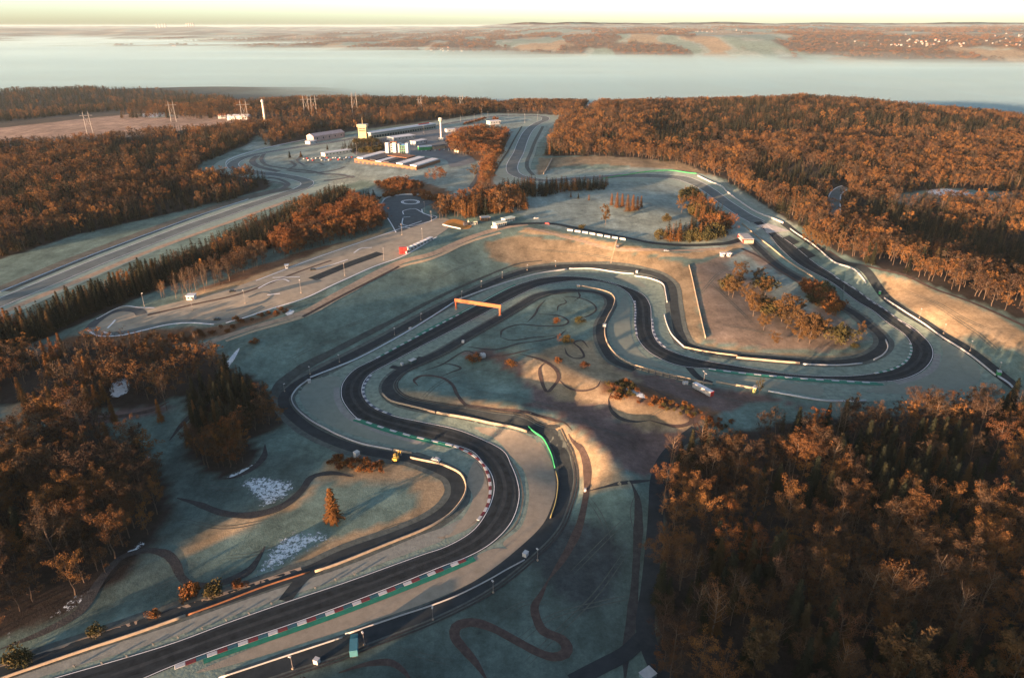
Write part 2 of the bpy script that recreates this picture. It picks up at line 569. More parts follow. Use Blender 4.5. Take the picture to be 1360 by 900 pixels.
# ================================================================== THE SETTING
# ------------------------------------------------------------------ ground: one sheet to the horizon
GRASS = (.108, .155, .128); MEADOW = (.070, .100, .086); WORN = (.042, .052, .052); DRY = (.195, .150, .092); DRY_LIT = (.27, .20, .118); DIRT = (.120, .082, .070); FLOOR = (.032, .025, .020)  # second dry tone: golden sunlight brightened into the grass colour
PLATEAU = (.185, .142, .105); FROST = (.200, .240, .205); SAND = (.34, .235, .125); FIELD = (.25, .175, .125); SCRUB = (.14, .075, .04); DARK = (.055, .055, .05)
ZONES = [  # colour, blur in metres-ish pixels, polygon (photo pixels), later ones lie on top
    (FROST, 4, '300,215 420,190 640,150 745,153 715,190 690,225 800,225 900,215 960,240 1060,300 1000,345 880,325 720,300 640,262 560,250 480,240 420,255 250,305 0,420 0,340 100,305 270,262 320,235'),
    (GRASS, 3, '0,345 100,308 270,262 330,240 380,245 250,302 0,398'),
    (FROST, 6, '690,262 760,252 870,240 905,255 920,285 890,315 800,305 720,292'),
    (FROST, 4, '470,265 520,235 600,215 640,210 640,250 600,262'),
    (DRY, 4, '715,210 800,207 900,214 965,228 960,236 900,226 800,218 735,222 712,236'),
    (DRY, 3, '640,322 690,312 760,320 830,333 905,348 922,365 935,455 1000,466 1100,474 1150,462 1155,470 1100,478 1000,474 920,456 905,440 898,405 888,372 850,358 790,349 740,349 690,356 655,345'),
    (SAND, 3, '700,302 760,312 830,326 900,336 960,330 985,322 985,330 930,343 860,338 800,327 740,313 690,309'),
    (PLATEAU, 4, '920,352 960,340 1000,332 1060,380 1110,415 1155,450 1100,468 1000,462 942,452'),
    (FROST, 6, '985,335 1040,365 1090,400 1075,415 1030,395 990,365 960,350'),
    (DRY_LIT, 4, '1160,360 1205,371 1252,391 1308,412 1380,450 1380,520 1330,500 1270,455 1215,420 1185,395'),
    (DRY_LIT, 4, '1200,362 1240,365 1360,408 1380,430 1300,402'),
    (GRASS, 5, '1270,440 1360,470 1380,530 1340,512'),
    # infield
    (GRASS, 3, '520,490 600,450 720,390 800,390 800,470 700,470 640,500 560,520'),
    (DIRT, 4, '610,470 660,480 690,505 720,545 780,555 840,560 860,600 880,590 930,560 960,548 1010,532 1090,545 1000,520 920,512 850,492 810,480 760,500 720,500 690,478 650,462'),
    (DRY_LIT, 3, '690,478 730,462 790,450 800,480 850,505 850,525 800,540 740,530 700,505'),
    (SCRUB, 3, '800,505 850,508 900,528 960,548 950,562 900,545 850,530 800,520'),
    (DRY_LIT, 2, '810,530 860,535 905,550 925,575 900,590 860,580 820,555'),
    (DRY_LIT, 2, '500,512 580,523 660,536 720,550 765,570 800,598 832,636 835,645 790,652 770,655 765,620 752,592 722,570 660,553 580,538 520,530'),
    (DIRT, 5, '820,560 880,575 920,570 915,595 885,610 860,640 830,625 800,590 760,560 700,535 720,530'),
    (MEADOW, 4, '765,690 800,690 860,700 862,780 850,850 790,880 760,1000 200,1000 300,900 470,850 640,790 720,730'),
    (WORN, 5, '700,725 740,690 775,690 810,705 830,740 815,790 770,815 730,790 712,760'),
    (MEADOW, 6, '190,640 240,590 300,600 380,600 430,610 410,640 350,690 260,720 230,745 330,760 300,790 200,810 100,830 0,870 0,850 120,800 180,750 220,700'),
    # below the kart shelf and on the left
    (SCRUB, 4, '90,445 200,437 290,434 350,418 400,404 300,446 230,460 120,470 60,470'),
    (SCRUB, 4, '320,360 400,335 470,318 500,310 470,325 400,352 330,380 260,398 240,396'),
    (SAND, 3, '240,392 330,370 420,335 500,308 520,302 500,316 420,345 340,376 250,402'),
    (DRY_LIT, 3, '0,540 45,530 55,555 30,590 0,600'),
    (DIRT, 4, '20,600 60,565 150,545 220,535 230,545 140,562 60,590'),
    (DRY_LIT, 3, '410,640 440,610 520,615 600,640 610,665 560,700 470,735 380,765 380,750 450,712 520,690 560,670 545,640 480,640'),
    (SAND, 3, '250,720 300,690 360,680 420,640 440,610 450,620 400,670 340,695 260,735 225,745'),
    # uplands on the left
    (FIELD, 2, '-80,190 0,170 90,160 190,150 220,152 300,156 330,160 250,172 150,184 60,192 -80,205'),
    (FROST, 2, '60,140 130,134 180,133 120,142 40,146'), (FROST, 2, '140,140 190,134 215,134 180,140'),
    (FROST, 2, '180,152 215,149 235,155 200,157'),
    (FROST, 3, '300,192 350,188 380,195 330,200'),
    # forest floors
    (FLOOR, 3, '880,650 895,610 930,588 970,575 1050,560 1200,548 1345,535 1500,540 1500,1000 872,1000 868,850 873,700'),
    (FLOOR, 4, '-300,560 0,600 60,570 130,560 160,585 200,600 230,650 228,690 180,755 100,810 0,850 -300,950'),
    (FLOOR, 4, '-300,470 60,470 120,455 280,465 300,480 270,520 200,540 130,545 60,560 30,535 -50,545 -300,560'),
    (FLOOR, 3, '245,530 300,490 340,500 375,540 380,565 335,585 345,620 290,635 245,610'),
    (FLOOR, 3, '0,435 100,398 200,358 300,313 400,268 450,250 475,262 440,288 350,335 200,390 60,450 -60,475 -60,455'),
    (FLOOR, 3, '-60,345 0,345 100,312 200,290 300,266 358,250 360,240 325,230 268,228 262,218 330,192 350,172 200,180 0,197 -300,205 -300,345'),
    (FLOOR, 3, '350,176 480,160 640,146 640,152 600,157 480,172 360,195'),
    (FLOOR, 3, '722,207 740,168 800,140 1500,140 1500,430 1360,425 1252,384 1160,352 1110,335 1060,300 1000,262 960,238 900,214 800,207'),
    (GRASS, 2, '1185,258 1260,250 1370,258 1370,268 1270,268 1190,272'),
    (SCRUB, 3, '590,190 680,175 672,205 640,270 625,258 640,215 600,205'),
    (SCRUB, 3, '500,245 560,240 600,255 590,290 560,262 515,262'),
]
NV = MX.size
gx, gy, gz = MX.ravel(), MY.ravel(), GZ.ravel()
rr = np.hypot(gx, gy)
colr = np.empty((NV, 3))
# far country: woods and fields told apart by patches
def wood_at(x, y):
    return sstep(.44, .50, fbm(x / 420 + 2, y / 1300 + 8, 5))
wood = wood_at(gx, gy)
pal = fbm(gx / 260 + 30, gy / 600 + 11, 2)[:, None]
fieldc = np.where(pal > .55, np.array(DRY) * .95, np.where(pal > .45, np.array(FROST) * .8, np.array(GRASS)))
colr[:] = fieldc * (1 - wood[:, None]) + np.array((.070, .040, .022)) * wood[:, None]
midw = (1 - sstep(3000, 3800, rr))[:, None]
colr = colr * (1 - midw) + np.array((.06, .048, .034)) * midw
# near ground: frosted grass unless a zone says otherwise
nw = (1 - sstep(1150, 1350, rr))[:, None]
colr = colr * (1 - nw) + np.array(GRASS) * nw
ppx, ppy = project(gx, gy, gz)
vis = (ppy > 120) & (ppy < 1300) & (np.abs(ppx - 680) < 1400) & (rr < 2100)
idx = np.where(vis)[0]
jx = (fbm(gx[idx] / 9, gy[idx] / 9, 3) - .5); jy = (fbm(gx[idx] / 9 + 40, gy[idx] / 9 + 7, 3) - .5)
wv = np.clip(250 / rr[idx], .15, 1.4)
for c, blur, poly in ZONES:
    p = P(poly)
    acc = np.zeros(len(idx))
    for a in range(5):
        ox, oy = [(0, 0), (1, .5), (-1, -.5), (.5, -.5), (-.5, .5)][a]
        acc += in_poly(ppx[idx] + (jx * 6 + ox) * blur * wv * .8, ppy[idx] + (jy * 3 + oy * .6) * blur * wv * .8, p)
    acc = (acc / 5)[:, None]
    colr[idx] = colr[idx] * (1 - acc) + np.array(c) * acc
nx, ny = len(GX), len(GY)
ii, jj = np.meshgrid(np.arange(nx - 1), np.arange(ny - 1))
a = (jj * nx + ii).ravel()
F = np.concatenate([np.stack([a, a + 1, a + nx + 1], 1), np.stack([a, a + nx + 1, a + nx], 1)])
me = np_mesh('ground', np.stack([gx, gy, gz], 1), F)
me.polygons.foreach_set('use_smooth', np.ones(len(F), bool))
at = me.color_attributes.new('soil', 'FLOAT_COLOR', 'POINT')
at.data.foreach_set('color', np.hstack([colr, np.ones((NV, 1))]).astype(np.float32).ravel())
gm = bpy.data.materials.new('ground'); gm.use_nodes = True
n = gm.node_tree.nodes; l = gm.node_tree.links; b = n['Principled BSDF']
b.inputs['Roughness'].default_value = .95; b.inputs['Specular IOR Level'].default_value = .1
ca = n.new('ShaderNodeVertexColor'); ca.layer_name = 'soil'
geo = n.new('ShaderNodeNewGeometry')
def nz(scale, detail=5, rough=.6, stretch=None):
    t = n.new('ShaderNodeTexNoise'); t.inputs['Scale'].default_value = scale; t.inputs['Detail'].default_value = detail; t.inputs['Roughness'].default_value = rough
    if stretch:
        mp = n.new('ShaderNodeMapping'); mp.inputs['Scale'].default_value = stretch; mp.inputs['Rotation'].default_value = (0, 0, .6)
        l.new(geo.outputs['Position'], mp.inputs[0]); l.new(mp.outputs[0], t.inputs['Vector'])
    else:
        l.new(geo.outputs['Position'], t.inputs['Vector'])
    return t
def mrange(sock, a0, a1, b0, b1):
    m = n.new('ShaderNodeMapRange'); m.inputs['From Min'].default_value = a0; m.inputs['From Max'].default_value = a1; m.inputs['To Min'].default_value = b0; m.inputs['To Max'].default_value = b1
    l.new(sock, m.inputs['Value']); return m.outputs[0]
def mul(a_, b_):
    m = n.new('ShaderNodeMix'); m.data_type = 'RGBA'; m.blend_type = 'MULTIPLY'; m.inputs[0].default_value = 1
    l.new(a_, m.inputs[6]); l.new(b_, m.inputs[7]); return m.outputs[2]
c = mul(ca.outputs['Color'], mrange(nz(.05, 7, .7).outputs['Fac'], .3, .7, .62, 1.38))
c = mul(c, mrange(nz(.35, 9, .9).outputs['Fac'], .3, .7, .55, 1.45))
c = mul(c, mrange(nz(.006, 8, .75).outputs['Fac'], .3, .7, .72, 1.28))
c = mul(c, mrange(nz(.12, 4, .6, (1, .22, 1)).outputs['Fac'], .3, .7, .8, 1.2))
l.new(c, b.inputs['Base Color'])
bp = n.new('ShaderNodeBump'); bp.inputs['Strength'].default_value = .55; bp.inputs['Distance'].default_value = .25
l.new(nz(1.1, 6, .7).outputs['Fac'], bp.inputs['Height']); l.new(bp.outputs[0], b.inputs['Normal'])
link('ground', me, gm, kind='structure', label='frosted grass, dry slopes and forest floor rolling to the far hills')

# ------------------------------------------------------------------ road and verge materials
M_VERGE = mat('frosted_verge', (.158, .202, .165), .95, .28, .35, .4, spec=.1)
M_GRAVEL = mat('gravel_trap', (.168, .190, .155), .95, .10, .25, .12, spec=.1, bscale=3)
M_GRAVEL_T = mat('raked_tan_gravel', (.235, .205, .155), .95, .14, .3, .15, spec=.1, bscale=2)
M_ASPH = mat('track_asphalt', (.028, .035, .039), .9, .22, .12, .1, spec=.04)
M_ASPH2 = mat('service_asphalt', (.030, .037, .040), .92, .25, .2, .1, spec=.04)
M_ASPH3 = mat('frosted_asphalt', (.115, .135, .130), .92, .22, .1, .1, spec=.05)
M_PALE = mat('pale_concrete', (.30, .30, .29), .9, .15, .3, spec=.2)
M_KART = mat('kart_asphalt', (.255, .225, .168), .9, .2, .15, .1, spec=.2)
M_SKID = mat('skid_pan_asphalt', (.055, .066, .068), .8, .25, .2, .1, spec=.2)
M_DIRTRD = mat('dirt_road', (.30, .225, .155), .95, .25, .3, .4, spec=.1)
M_TRAIL = mat('trail_earth', (.070, .050, .042), .95, .3, .5, .4, spec=.1)
M_TRAILD = mat('wet_trail_earth', (.045, .044, .042), .95, .3, .5, .4, spec=.1)
M_WHITE = mat('white_line', (.62, .62, .60), .6, .15, 1.0)
M_GREEN = mat('green_runoff_paint', (.012, .135, .085), .7, .2, .5)
M_SHOULDER = mat('dark_shoulder', (.080, .092, .082), .95, .3, .4, .3, spec=.1)

# ------------------------------------------------------------------ race track
T_IN = '60,903 230,852.8 302,826 374,800.7 460,772 521,750 560,736 592,725 626,705 646,678 654.6,650.7 651,630 639,613.5 626,600'
T_OUT = '170,912 230,886 302.7,859 380,833 460,804 530,777 592,752 619,742 653,723 680,694.7 691,661 688,637 680,617 670,599'
# after the bend the inside edge becomes the outside edge
T_L = T_IN + ' 599,591 551.5,580.7 506,568 477,558.7 465,548.5 454,532 452,521.5 455,508 470,491 499,476 556,445 639,401.5 680,381 720.5,369 754,367 788,370 822,378 852,389.6 864,405 866,425 869,445.4 883,462 910,472.5 967,484 1042,496 1103,499.5 1157,496 1191,486 1207.7,472.5 1209.4,459 1201,445.4 1177,428.5 1150,408 1116,384.5 1082,364 1034,328.7 1019.5,311 999,296'
T_R = T_OUT + ' 643,584 609,570.6 561.6,560 524,552 499,542 485.6,530 482,515 492,498 516,484 551.5,465 590,445 651,412.7 683,396 717,380.6 742,375.5 768,373 808,376 829,386 840.6,401.5 842,425 845.7,449 862.6,469 889,482.6 911,488 948,491 992,496 1070,503 1089,504 1170,508 1204,503 1228,491 1240,472.5 1235,455.6 1218,438.7 1191,421.7 1157,398 1116,371 1076,344 1049,322 1032,310 1012,294'
edge_l, edge_r = path(T_L), path(T_R)
track = link('race_track', sheet_mesh('race_track', np.vstack([edge_l, edge_r[::-1]]), .26, 4.0), M_ASPH, kind='structure', label='dark asphalt race track winding through the stadium section')
for e_, sd in ((edge_l, 1), (edge_r, -1)):
    nn = normals(e_)
    ribbon('edge_line', e_ - nn * (.5 * sd), .28, .31, M_WHITE, track)
# darker rubbered lines along the racing line, and a paler seam
near_i = [int(np.argmin(((edge_r - q) ** 2).sum(1))) for q in edge_l]
opp = edge_r[near_i]
def lane(f):
    q = edge_l * (1 - f) + opp * f
    k_ = np.ones(9) / 9
    p_ = np.pad(q, ((4, 4), (0, 0)), 'edge')
    return np.stack([np.convolve(p_[:, 0], k_, 'valid'), np.convolve(p_[:, 1], k_, 'valid')], 1)
M_RUBBER = mat('rubbered_asphalt', (.021, .026, .029), .9, .35, .3, spec=.04); M_SEAM = mat('worn_asphalt', (.036, .043, .046), .9, .3, .3, spec=.04)
for f, w_, m_ in ((.30, 2.2, M_RUBBER), (.48, 1.3, M_SEAM), (.66, 2.4, M_RUBBER), (.85, .8, M_SEAM)):
    ribbon('racing_line', lane(f), w_, .285, m_, track, jitter=.5)
# the circuit beyond: centre line and width, frost on it
FAR1 = '1005.5,295 990,287 963,269 942.6,253.7 920.7,242 895,235.5 861.5,233.8 810.7,235 760,238 730,240 705,238 686,232.5 680,225 688,204.6 703.6,172 714,164 724,159.5 722,155.5 705,153.8 671,153.8 646,156.4 612,161.4 569,169 540,173 488,180 451,187.6 400,195 378,198.6 341,205 318,212 309,219 317,225.5 341,229 368,232.4 392,236.6 408,242.6 403,249 378,258 327,274.7 294,286.5 260,298 130,348 0,402 -90,440'
ribbon('pale_verge', FAR1, 46, .10, mat('frost_verge', (.205, .255, .215), .95, .15, .2, .3, spec=.1), kind='structure', label='pale frosted verge along the far circuit')
fl = path(FAR1)
ft = link('far_race_track', ribbon_mesh('far_track', fl, 14.5, .26), M_ASPH3, kind='structure', label='frosted grey race track looping round the paddock')
for sd in (-1, 1):
    ribbon('edge_line', fl + normals(fl) * 7.0 * sd, .5, .31, M_WHITE, ft)
sheet('concrete_pad', '1004,300 1020,297 1049,307 1020,310', .29, M_PALE, smooth=False, kind='structure', label='pale concrete patch across the right straight')
# repaved patches of the right straight
for s_ in ('1035,318 1048,313 1062,322 1047,328', '1052,333 1066,328 1084,340 1068,346'):
    sheet('asphalt_repair', s_, .29, M_ASPH2, track, smooth=False)

# ------------------------------------------------------------------ verges and gravel traps inside the barriers
VL = '0,905 125,868 230,827 330,793 418,764 517,723 578,697 609,672 619,647 612,630 585,617 545,607 521,599 481,591 450,579 420,566 397,545 387.5,528 392,515 409,504 474,478 545,438.7 605,401.5 687,371 720,362 754,358 788,358 842,364 879,376 886,411 893,445 910,462 981,474 1062,484 1110,486 1150,482 1164,476 1179,462 1174,449 1150,428 1120,406'
VR = '250,916 291,900 399,865 458,843 531,818.5 575,804 609,790.6 651,769.5 697,744 732,688 741,641 737,622 732,604 720,582 702,568 640,560 578,548.5 560,543.5 519,533 509,522 520,505 545,485 596,460 651,428 700,402 724,389 767,379.5 784,383 808,389 816,396 815,406 803,431 803,445 810,462 820,473.6 844,487 900,501 946,510 1015,520 1099,533 1200,531 1330,515 1322,499 1289,472.5 1238,438.7 1174,394 1120,352'
sheet('frosted_verge', np.vstack([path(VL), path(VR)[::-1]]), .10, M_VERGE, grid=4.0, kind='structure', label='frosted grass verge between the track and its barriers')
def gravel(name, s, m, lab):
    return sheet(name, s, .18, m, kind='structure', label=lab)
gravel('gravel_trap', '449,500 420,503 404,513 398,528 408,545 430,560 470,577 520,591 548,597 580,592 550,584 500,571 470,557 450,540 446,522 452,508', M_GRAVEL, 'smooth grey gravel trap outside the left hairpin')
gravel('gravel_trap', '676,603 694,622 702,645 702,668 692,700 668,723 700,735 728,690 738,645 732,612 718,588 700,578 650,568 630,568 660,585', M_GRAVEL_T, 'raked tan gravel trap outside the lower bend')
gravel('gravel_trap', '458,812 592,760 660,728 697,738 650,762 575,797 458,836 300,885 260,893', M_GRAVEL_T, 'tan gravel strip below the lower straight')
gravel('gravel_trap', '1180,511 1215,505 1242,490 1252,472 1246,452 1226,434 1238,441 1290,476 1300,490 1298,508 1230,522 1150,520', M_GRAVEL, 'grey gravel trap outside the right hairpin')
gravel('gravel_trap', '830,392 836,405 837,428 841,452 858,474 885,487 905,493 960,500 1060,510 1090,513 1090,525 1020,514 946,502 900,494 850,482 825,470 812,452 808,440 820,410', M_GRAVEL, 'grey gravel trap inside the sweeping esses')
gravel('gravel_trap', '600,418 640,394 690,374 730,364 780,362 840,369 858,382 820,372 780,365 730,367 684,378 640,399', M_GRAVEL, 'thin gravel strip along the outside of the top bend')
gravel('gravel_trap', '632,612 620,640 628,660 620,680 600,702 560,722 600,712 632,695 645,672 650,648 644,625', M_GRAVEL_T, 'tan gravel crescent inside the lower bend')
gravel('gravel_strip', '-20,915 125,864 230,830 330,795 412,768 460,752 517,728 560,710 590,700 612,690 590,716 556,730 520,743 460,766 374,795 300,821 230,846 60,897 0,915', mat('pale_gravel_strip', (.20, .205, .175), .95, .18, .4, .15, spec=.1, bscale=2), 'pale gravel strip between the lower straight and its barrier')
rk = path('676,600 692,620 701,645 702,668 692,700 664,726')
for q in range(8):
    ribbon('rake_line', rk + normals(rk) * (-(2.5 + 2.0 * q)), .55, .205, mat('rake_shadow', (.14, .12, .092), .95, .3, .4, spec=.1), kind='structure', label='curved rake line in the tan gravel of the lower bend', jitter=.6)
# dull shoulder strips beside the track outside edge
for s_, w_ in (('447,515 448,530 462,552 500,571 560,588', 3.0), ('1245,470 1240,488 1222,500 1190,509', 3.5)):
    ribbon('shoulder', s_, w_, .22, mat('worn_concrete', (.19, .19, .175), .9, .2, .4), track)

# ------------------------------------------------------------------ service roads
S1 = '-40,909 0,895.4 118,855 230,816 314,790 382,767 416,756 450,739.5 531,710 578.5,688 602,667.6 608,650.7 602,634 585,623.7 561.6,614.5 545,609 521.5,605.7 471,595.5 420,575 397.6,560 381,543.5 377,528 394,511 431,491 499,456 556.6,424 590,406 646,379.5 674.6,367.6 708,358 750.7,354 793,354 820,355.5 846,359 872,365 889.6,378 896,411 903,445 914,459 951,469 1035,477.5 1103,481.6 1143.5,477.5 1170.5,463 1172,449 1150,428.5 1133,415 1089,388 1045,361 1011.6,334 988,312'
sp = path(S1)
ribbon('road_shoulder', sp, 11.5, .12, M_SHOULDER, kind='structure', label='dark grass shoulder under the outer service road', jitter=.1)
ribbon('service_road', sp, 5.6, .20, M_ASPH2, kind='structure', label='narrow dark service road outside the circuit barriers')
bank_sh = '363,530 372,512 400,490 450,463 520,427 580,396 640,369 690,350 720,346'
ribbon('bank_track', bank_sh, 7, .15, mat('dark_bank_grass', (.052, .060, .055), .95, .3, .3, .4, spec=.1), kind='structure', label='dark rough strip at the foot of the grass bank', jitter=.2, w1=1.0)
S2 = '300,908 399,875 450,859 484,845 572,811 639,777 693.5,736 731,698 744,668 751,640 749,618 741,594 722,573 687,561 619,549 538,535 519,524 515,510 531,493 590,465 641,434.7 691.5,405 718.5,391 742,387 767,385.5'
s2 = path(S2)
ribbon('road_shoulder', s2, 9.0, .13, M_SHOULDER, kind='structure', label='dark shoulder under the infield service road', jitter=.1)
ribbon('infield_service_road', s2, 6.0, .21, M_ASPH2, kind='structure', label='dark service road round the inside of the circuit')
s2b = path('767,385.5 790,388 806,394 811,402 806,415 798,430 797,446 803,463 816,480 844,491')
ribbon('road_shoulder', s2b, 9.0, .13, M_SHOULDER, kind='structure', label='dark shoulder under the esses service road')
ribbon('esses_service_road', s2b, 5.0, .21, M_ASPH2, kind='structure', label='narrow service road along the inside of the esses')
nn = normals(s2)
for k in (4.0, 5.2):
    ribbon('wheel_rut', s2 - nn * k, .7, .18, M_TRAILD, kind='structure', label='dark wheel rut beside the infield service road', jitter=.4)
# crossing lanes
for s_, w_, lab in (('416,757 402,768 391,781 378,798', 4.5, 'asphalt crossing from the lower service road to the track'),
                    ('912,484 920,494 930,503 945,509', 4.0, 'asphalt crossing behind the esses'), ('519,487 535,489 548,484 560,474', 4.0, 'short crossing road by the left hairpin')):
    ribbon('crossing_road', s_, w_, .23, M_ASPH2, kind='structure', label=lab)
ribbon('access_road', '925,570 900,590 882,612 873,640 870,700 863,780 857,835 866,868 885,905', 6.0, .16, M_ASPH2, kind='structure', label='straight asphalt road along the edge of the right wood')
ribbon('access_road', '858,842 830,868 800,884 760,905', 5.2, .19, M_ASPH2, kind='structure', label='asphalt side road leaving the straight access road')
ribbon('straight_road', '1040,296 1076,322 1116,347 1170.5,388 1204,415 1238,436 1272,457 1319,491 1350,515', 6.0, .17, M_ASPH2, kind='structure', label='service road beyond the barrier of the right straight')
ribbon('field_lane', '1100,333 1157.6,355 1205,367 1252,388 1308,409 1380,442', 2.6, .15, M_TRAIL, kind='structure', label='dark lane along the top of the dry field')
fr = path('1124,249 1118,251 1111,256 1108,268 1108,286')
fro = ribbon('forest_road', fr, 13, .16, M_ASPH3, kind='structure', label='pale curving road in a gap of the right wood')
for sd in (-1, 1):
    ribbon('edge_line', fr + normals(fr) * 5.5 * sd, .9, .22, M_WHITE, fro)
ribbon('clearing_track', '1190,268 1240,262 1300,264 1365,262', 6, .2, M_DIRTRD, kind='structure', label='sandy clearing track through the right wood')
ribbon('crest_dirt_road', '250,466 300,447 340,434 401.5,416 452,389 530,349 571.5,338 622,316.5 664.5,303.5 700,298', 6.5, .14, M_DIRTRD, kind='structure', label='tan dirt road along the crest of the bank', jitter=.15)
ribbon('crest_rim', '300,453 340,439 401.5,421 452,394.5 530,355 571.5,344 622,322 664.5,309', 3.2, .145, mat('sunlit_rim', (.36, .28, .18), .95, .2, .4, .3, spec=.1), kind='structure', label='rim along the top of the shaded bank, sunlight painted as a pale strip', jitter=.25)  # added strip: the sunlit look of the crest is put into its pale colour
ribbon('crest_track', '402,421 452,394 530,354', 2.2, .17, M_TRAIL, kind='structure', label='dark wheel track below the crest dirt road')
ribbon('upper_road', '664,300 700,297 735,297.5 760,302 819,313.5 861.5,322 912,326 963,323.5 985,318', 6.0, .18, M_ASPH2, kind='structure', label='asphalt road along the top of the lit bank')
ribbon('upper_dirt_road', '700,303 760,317 819,331 880,332 963,330', 4.5, .15, M_DIRTRD, kind='structure', label='dirt road on the lit bank below the asphalt road', jitter=.2)
ribbon('plateau_road', '985,330 1010,342 1040,362 1070,382', 3.0, .16, M_TRAIL, kind='structure', label='dark lane along the top of the plateau')
ribbon('bottom_verge_path', '-30,897 105,851.5 230,811 286,792 400,755', 1.6, .2, M_DIRTRD, kind='structure', label='pale gravel edge of the lower service road')

# ------------------------------------------------------------------ kart track shelf and skid pan
kart = sheet('kart_circuit', '116,437 128,425 146,413 163,407.5 184,408 205,408 240,400 265,395 300,385 350,368 400,347 450,330 500,313 530,305 562,292 592,290 600,297 580,314 540,337 500,352 450,374 400,397 350,413 300,428 284,431 250,429 222,431.5 190,439 157,446 128,446', .14, M_KART, kind='structure', label='tan asphalt kart circuit on a shelf above the stadium')
for s_, w_, m_ in (('119,436 128,427 146,416 163,411.5 184,413 188,418', 6.5, M_SKID), ('119,437 128,443 157,443 191,436 222,429.5 250,426.5 289,427.5 320,420 350,407', 4.5, M_ASPH3),
                   ('196,418.5 259,404 320,390 400,360 440,346', 2.2, M_TRAIL), ('415,371 460,352.5 505,336', 8.5, M_ASPH2), ('360,388 392,380 425,372', 6, M_ASPH3), ('330,395 350,388 362,391 350,401 300,413', 2.0, M_ASPH3)):
    ribbon('kart_lane', s_, w_, .19, m_, kart)
for s_ in ('116,438 130,446 157,446 190,439 222,431.5 250,429 284,431', '128,424 163,407 184,408.5 205,409', '143,436 150,429 153,425', '137,441 148,444', '300,429 350,413.5 400,398 450,375 500,353 540,338 580,315', '343,383 362,374 376,371 384,374', '362,369 398,368', '413,359 440,352 462,345', '470,336 480,330 494,329', '340,373 400,350 450,332 500,315 560,294', '355,392 372,390'):
    ribbon('kerb_line', s_, 1.1, .24, M_WHITE, kart)
skid = sheet('skid_pan', '506,271 514,263 537,259 564,260 582,265.5 570,272 560,278 563,284 580,288 571,294 548,302 526,309 520,298 515,290', .16, M_SKID, kind='structure', label='dark teal skid pan with white painted rings')
def ring(cx, cy, rx, ry, k=20):
    return ' '.join('%.1f,%.1f' % (cx + rx * math.cos(2 * math.pi * q / k), cy + ry * math.sin(2 * math.pi * q / k)) for q in range(k + 1))
for s_ in (ring(545, 268.5, 12, 3), ring(545, 268.5, 10, 2.3), '506,271 514,263 537,259 564,260 582,265.5', '560,278 563,284 580,288 571,294', '536,285 536,280 550,277.5 560,282 575,289', '535,290 536,299 548,300 572,294', '535,289 545,288', '515,290 520,298 526,309', '529,301 545,303'):
    ribbon('kerb_line', s_, 1.0, .22, M_WHITE, skid)
sheet('orange_sand', '588,299 602,291 626,299 622,304 608,304', .16, mat('orange_sand', (.42, .19, .05), .95, .2, .4, .3, spec=.1), kind='structure', label='orange sand corner beside the kart circuit')
# paddock roads and handling course in the far infield
for s_, w_ in (('342,207 335,214 345,222 370,228', 8), ('352,203 347,212 356,220 380,224 410,227 430,231 450,232 470,236', 5), ('380,226 400,229 425,229 445,226 458,222', 4), ('385,214 392,220 385,224', 4), ('400,206 395,214 404,220', 3), ('405,218 420,216 430,219', 3), ('355,236 370,238 383,246 368,253 345,258', 5), ('360,241 376,244 378,248 360,255', 3), ('430,240 450,238 470,234', 5), ('610,195 650,190', 4), ('624,250 632,238 640,222', 4), ('650,185 664,180 676,176', 6)):
    ribbon('paddock_lane', s_, w_, .21, mat('dull_lane', (.085, .088, .083), .9, .25, .15, spec=.2), kind='structure', label='dull grey lane of the handling course in the paddock infield')
sheet('paddock_apron', '470,205 520,180 575,172 640,168 640,180 600,190 610,200 630,215 600,222 590,212 540,205 500,208', .14, mat('paddock_tarmac', (.13, .137, .135), .9, .2, .08, spec=.2), kind='structure', label='grey tarmac apron of the paddock')
for sd, lo, hi in ((13, 0, 9), (18, 0, 9)):
    ribbon('guard_path', path('693,168 672,205 655,232'), 2.5, .2, M_SHOULDER, kind='structure', label='dark path beside the far short straight')
ribbon('guard_path', '721,168 706,200 700,222 708,233', 5, .2, M_SHOULDER, kind='structure', label='dark path on the woodland side of the far short straight')
# old straight on the left: dark strip beside it
ribbon('grass_strip', '0,386 130,333 260,285 330,262 385,250', 16, .12, mat('rough_dark_grass', (.10, .10, .082), .95, .3, .2, .4, spec=.1), kind='structure', label='dull grass strip beside the left straight', jitter=.1)
ribbon('dirt_verge', '0,417 130,362 200,333 260,311 330,286 385,266', 6, .13, M_DIRTRD, kind='structure', label='pale sandy verge below the left straight', jitter=.2)

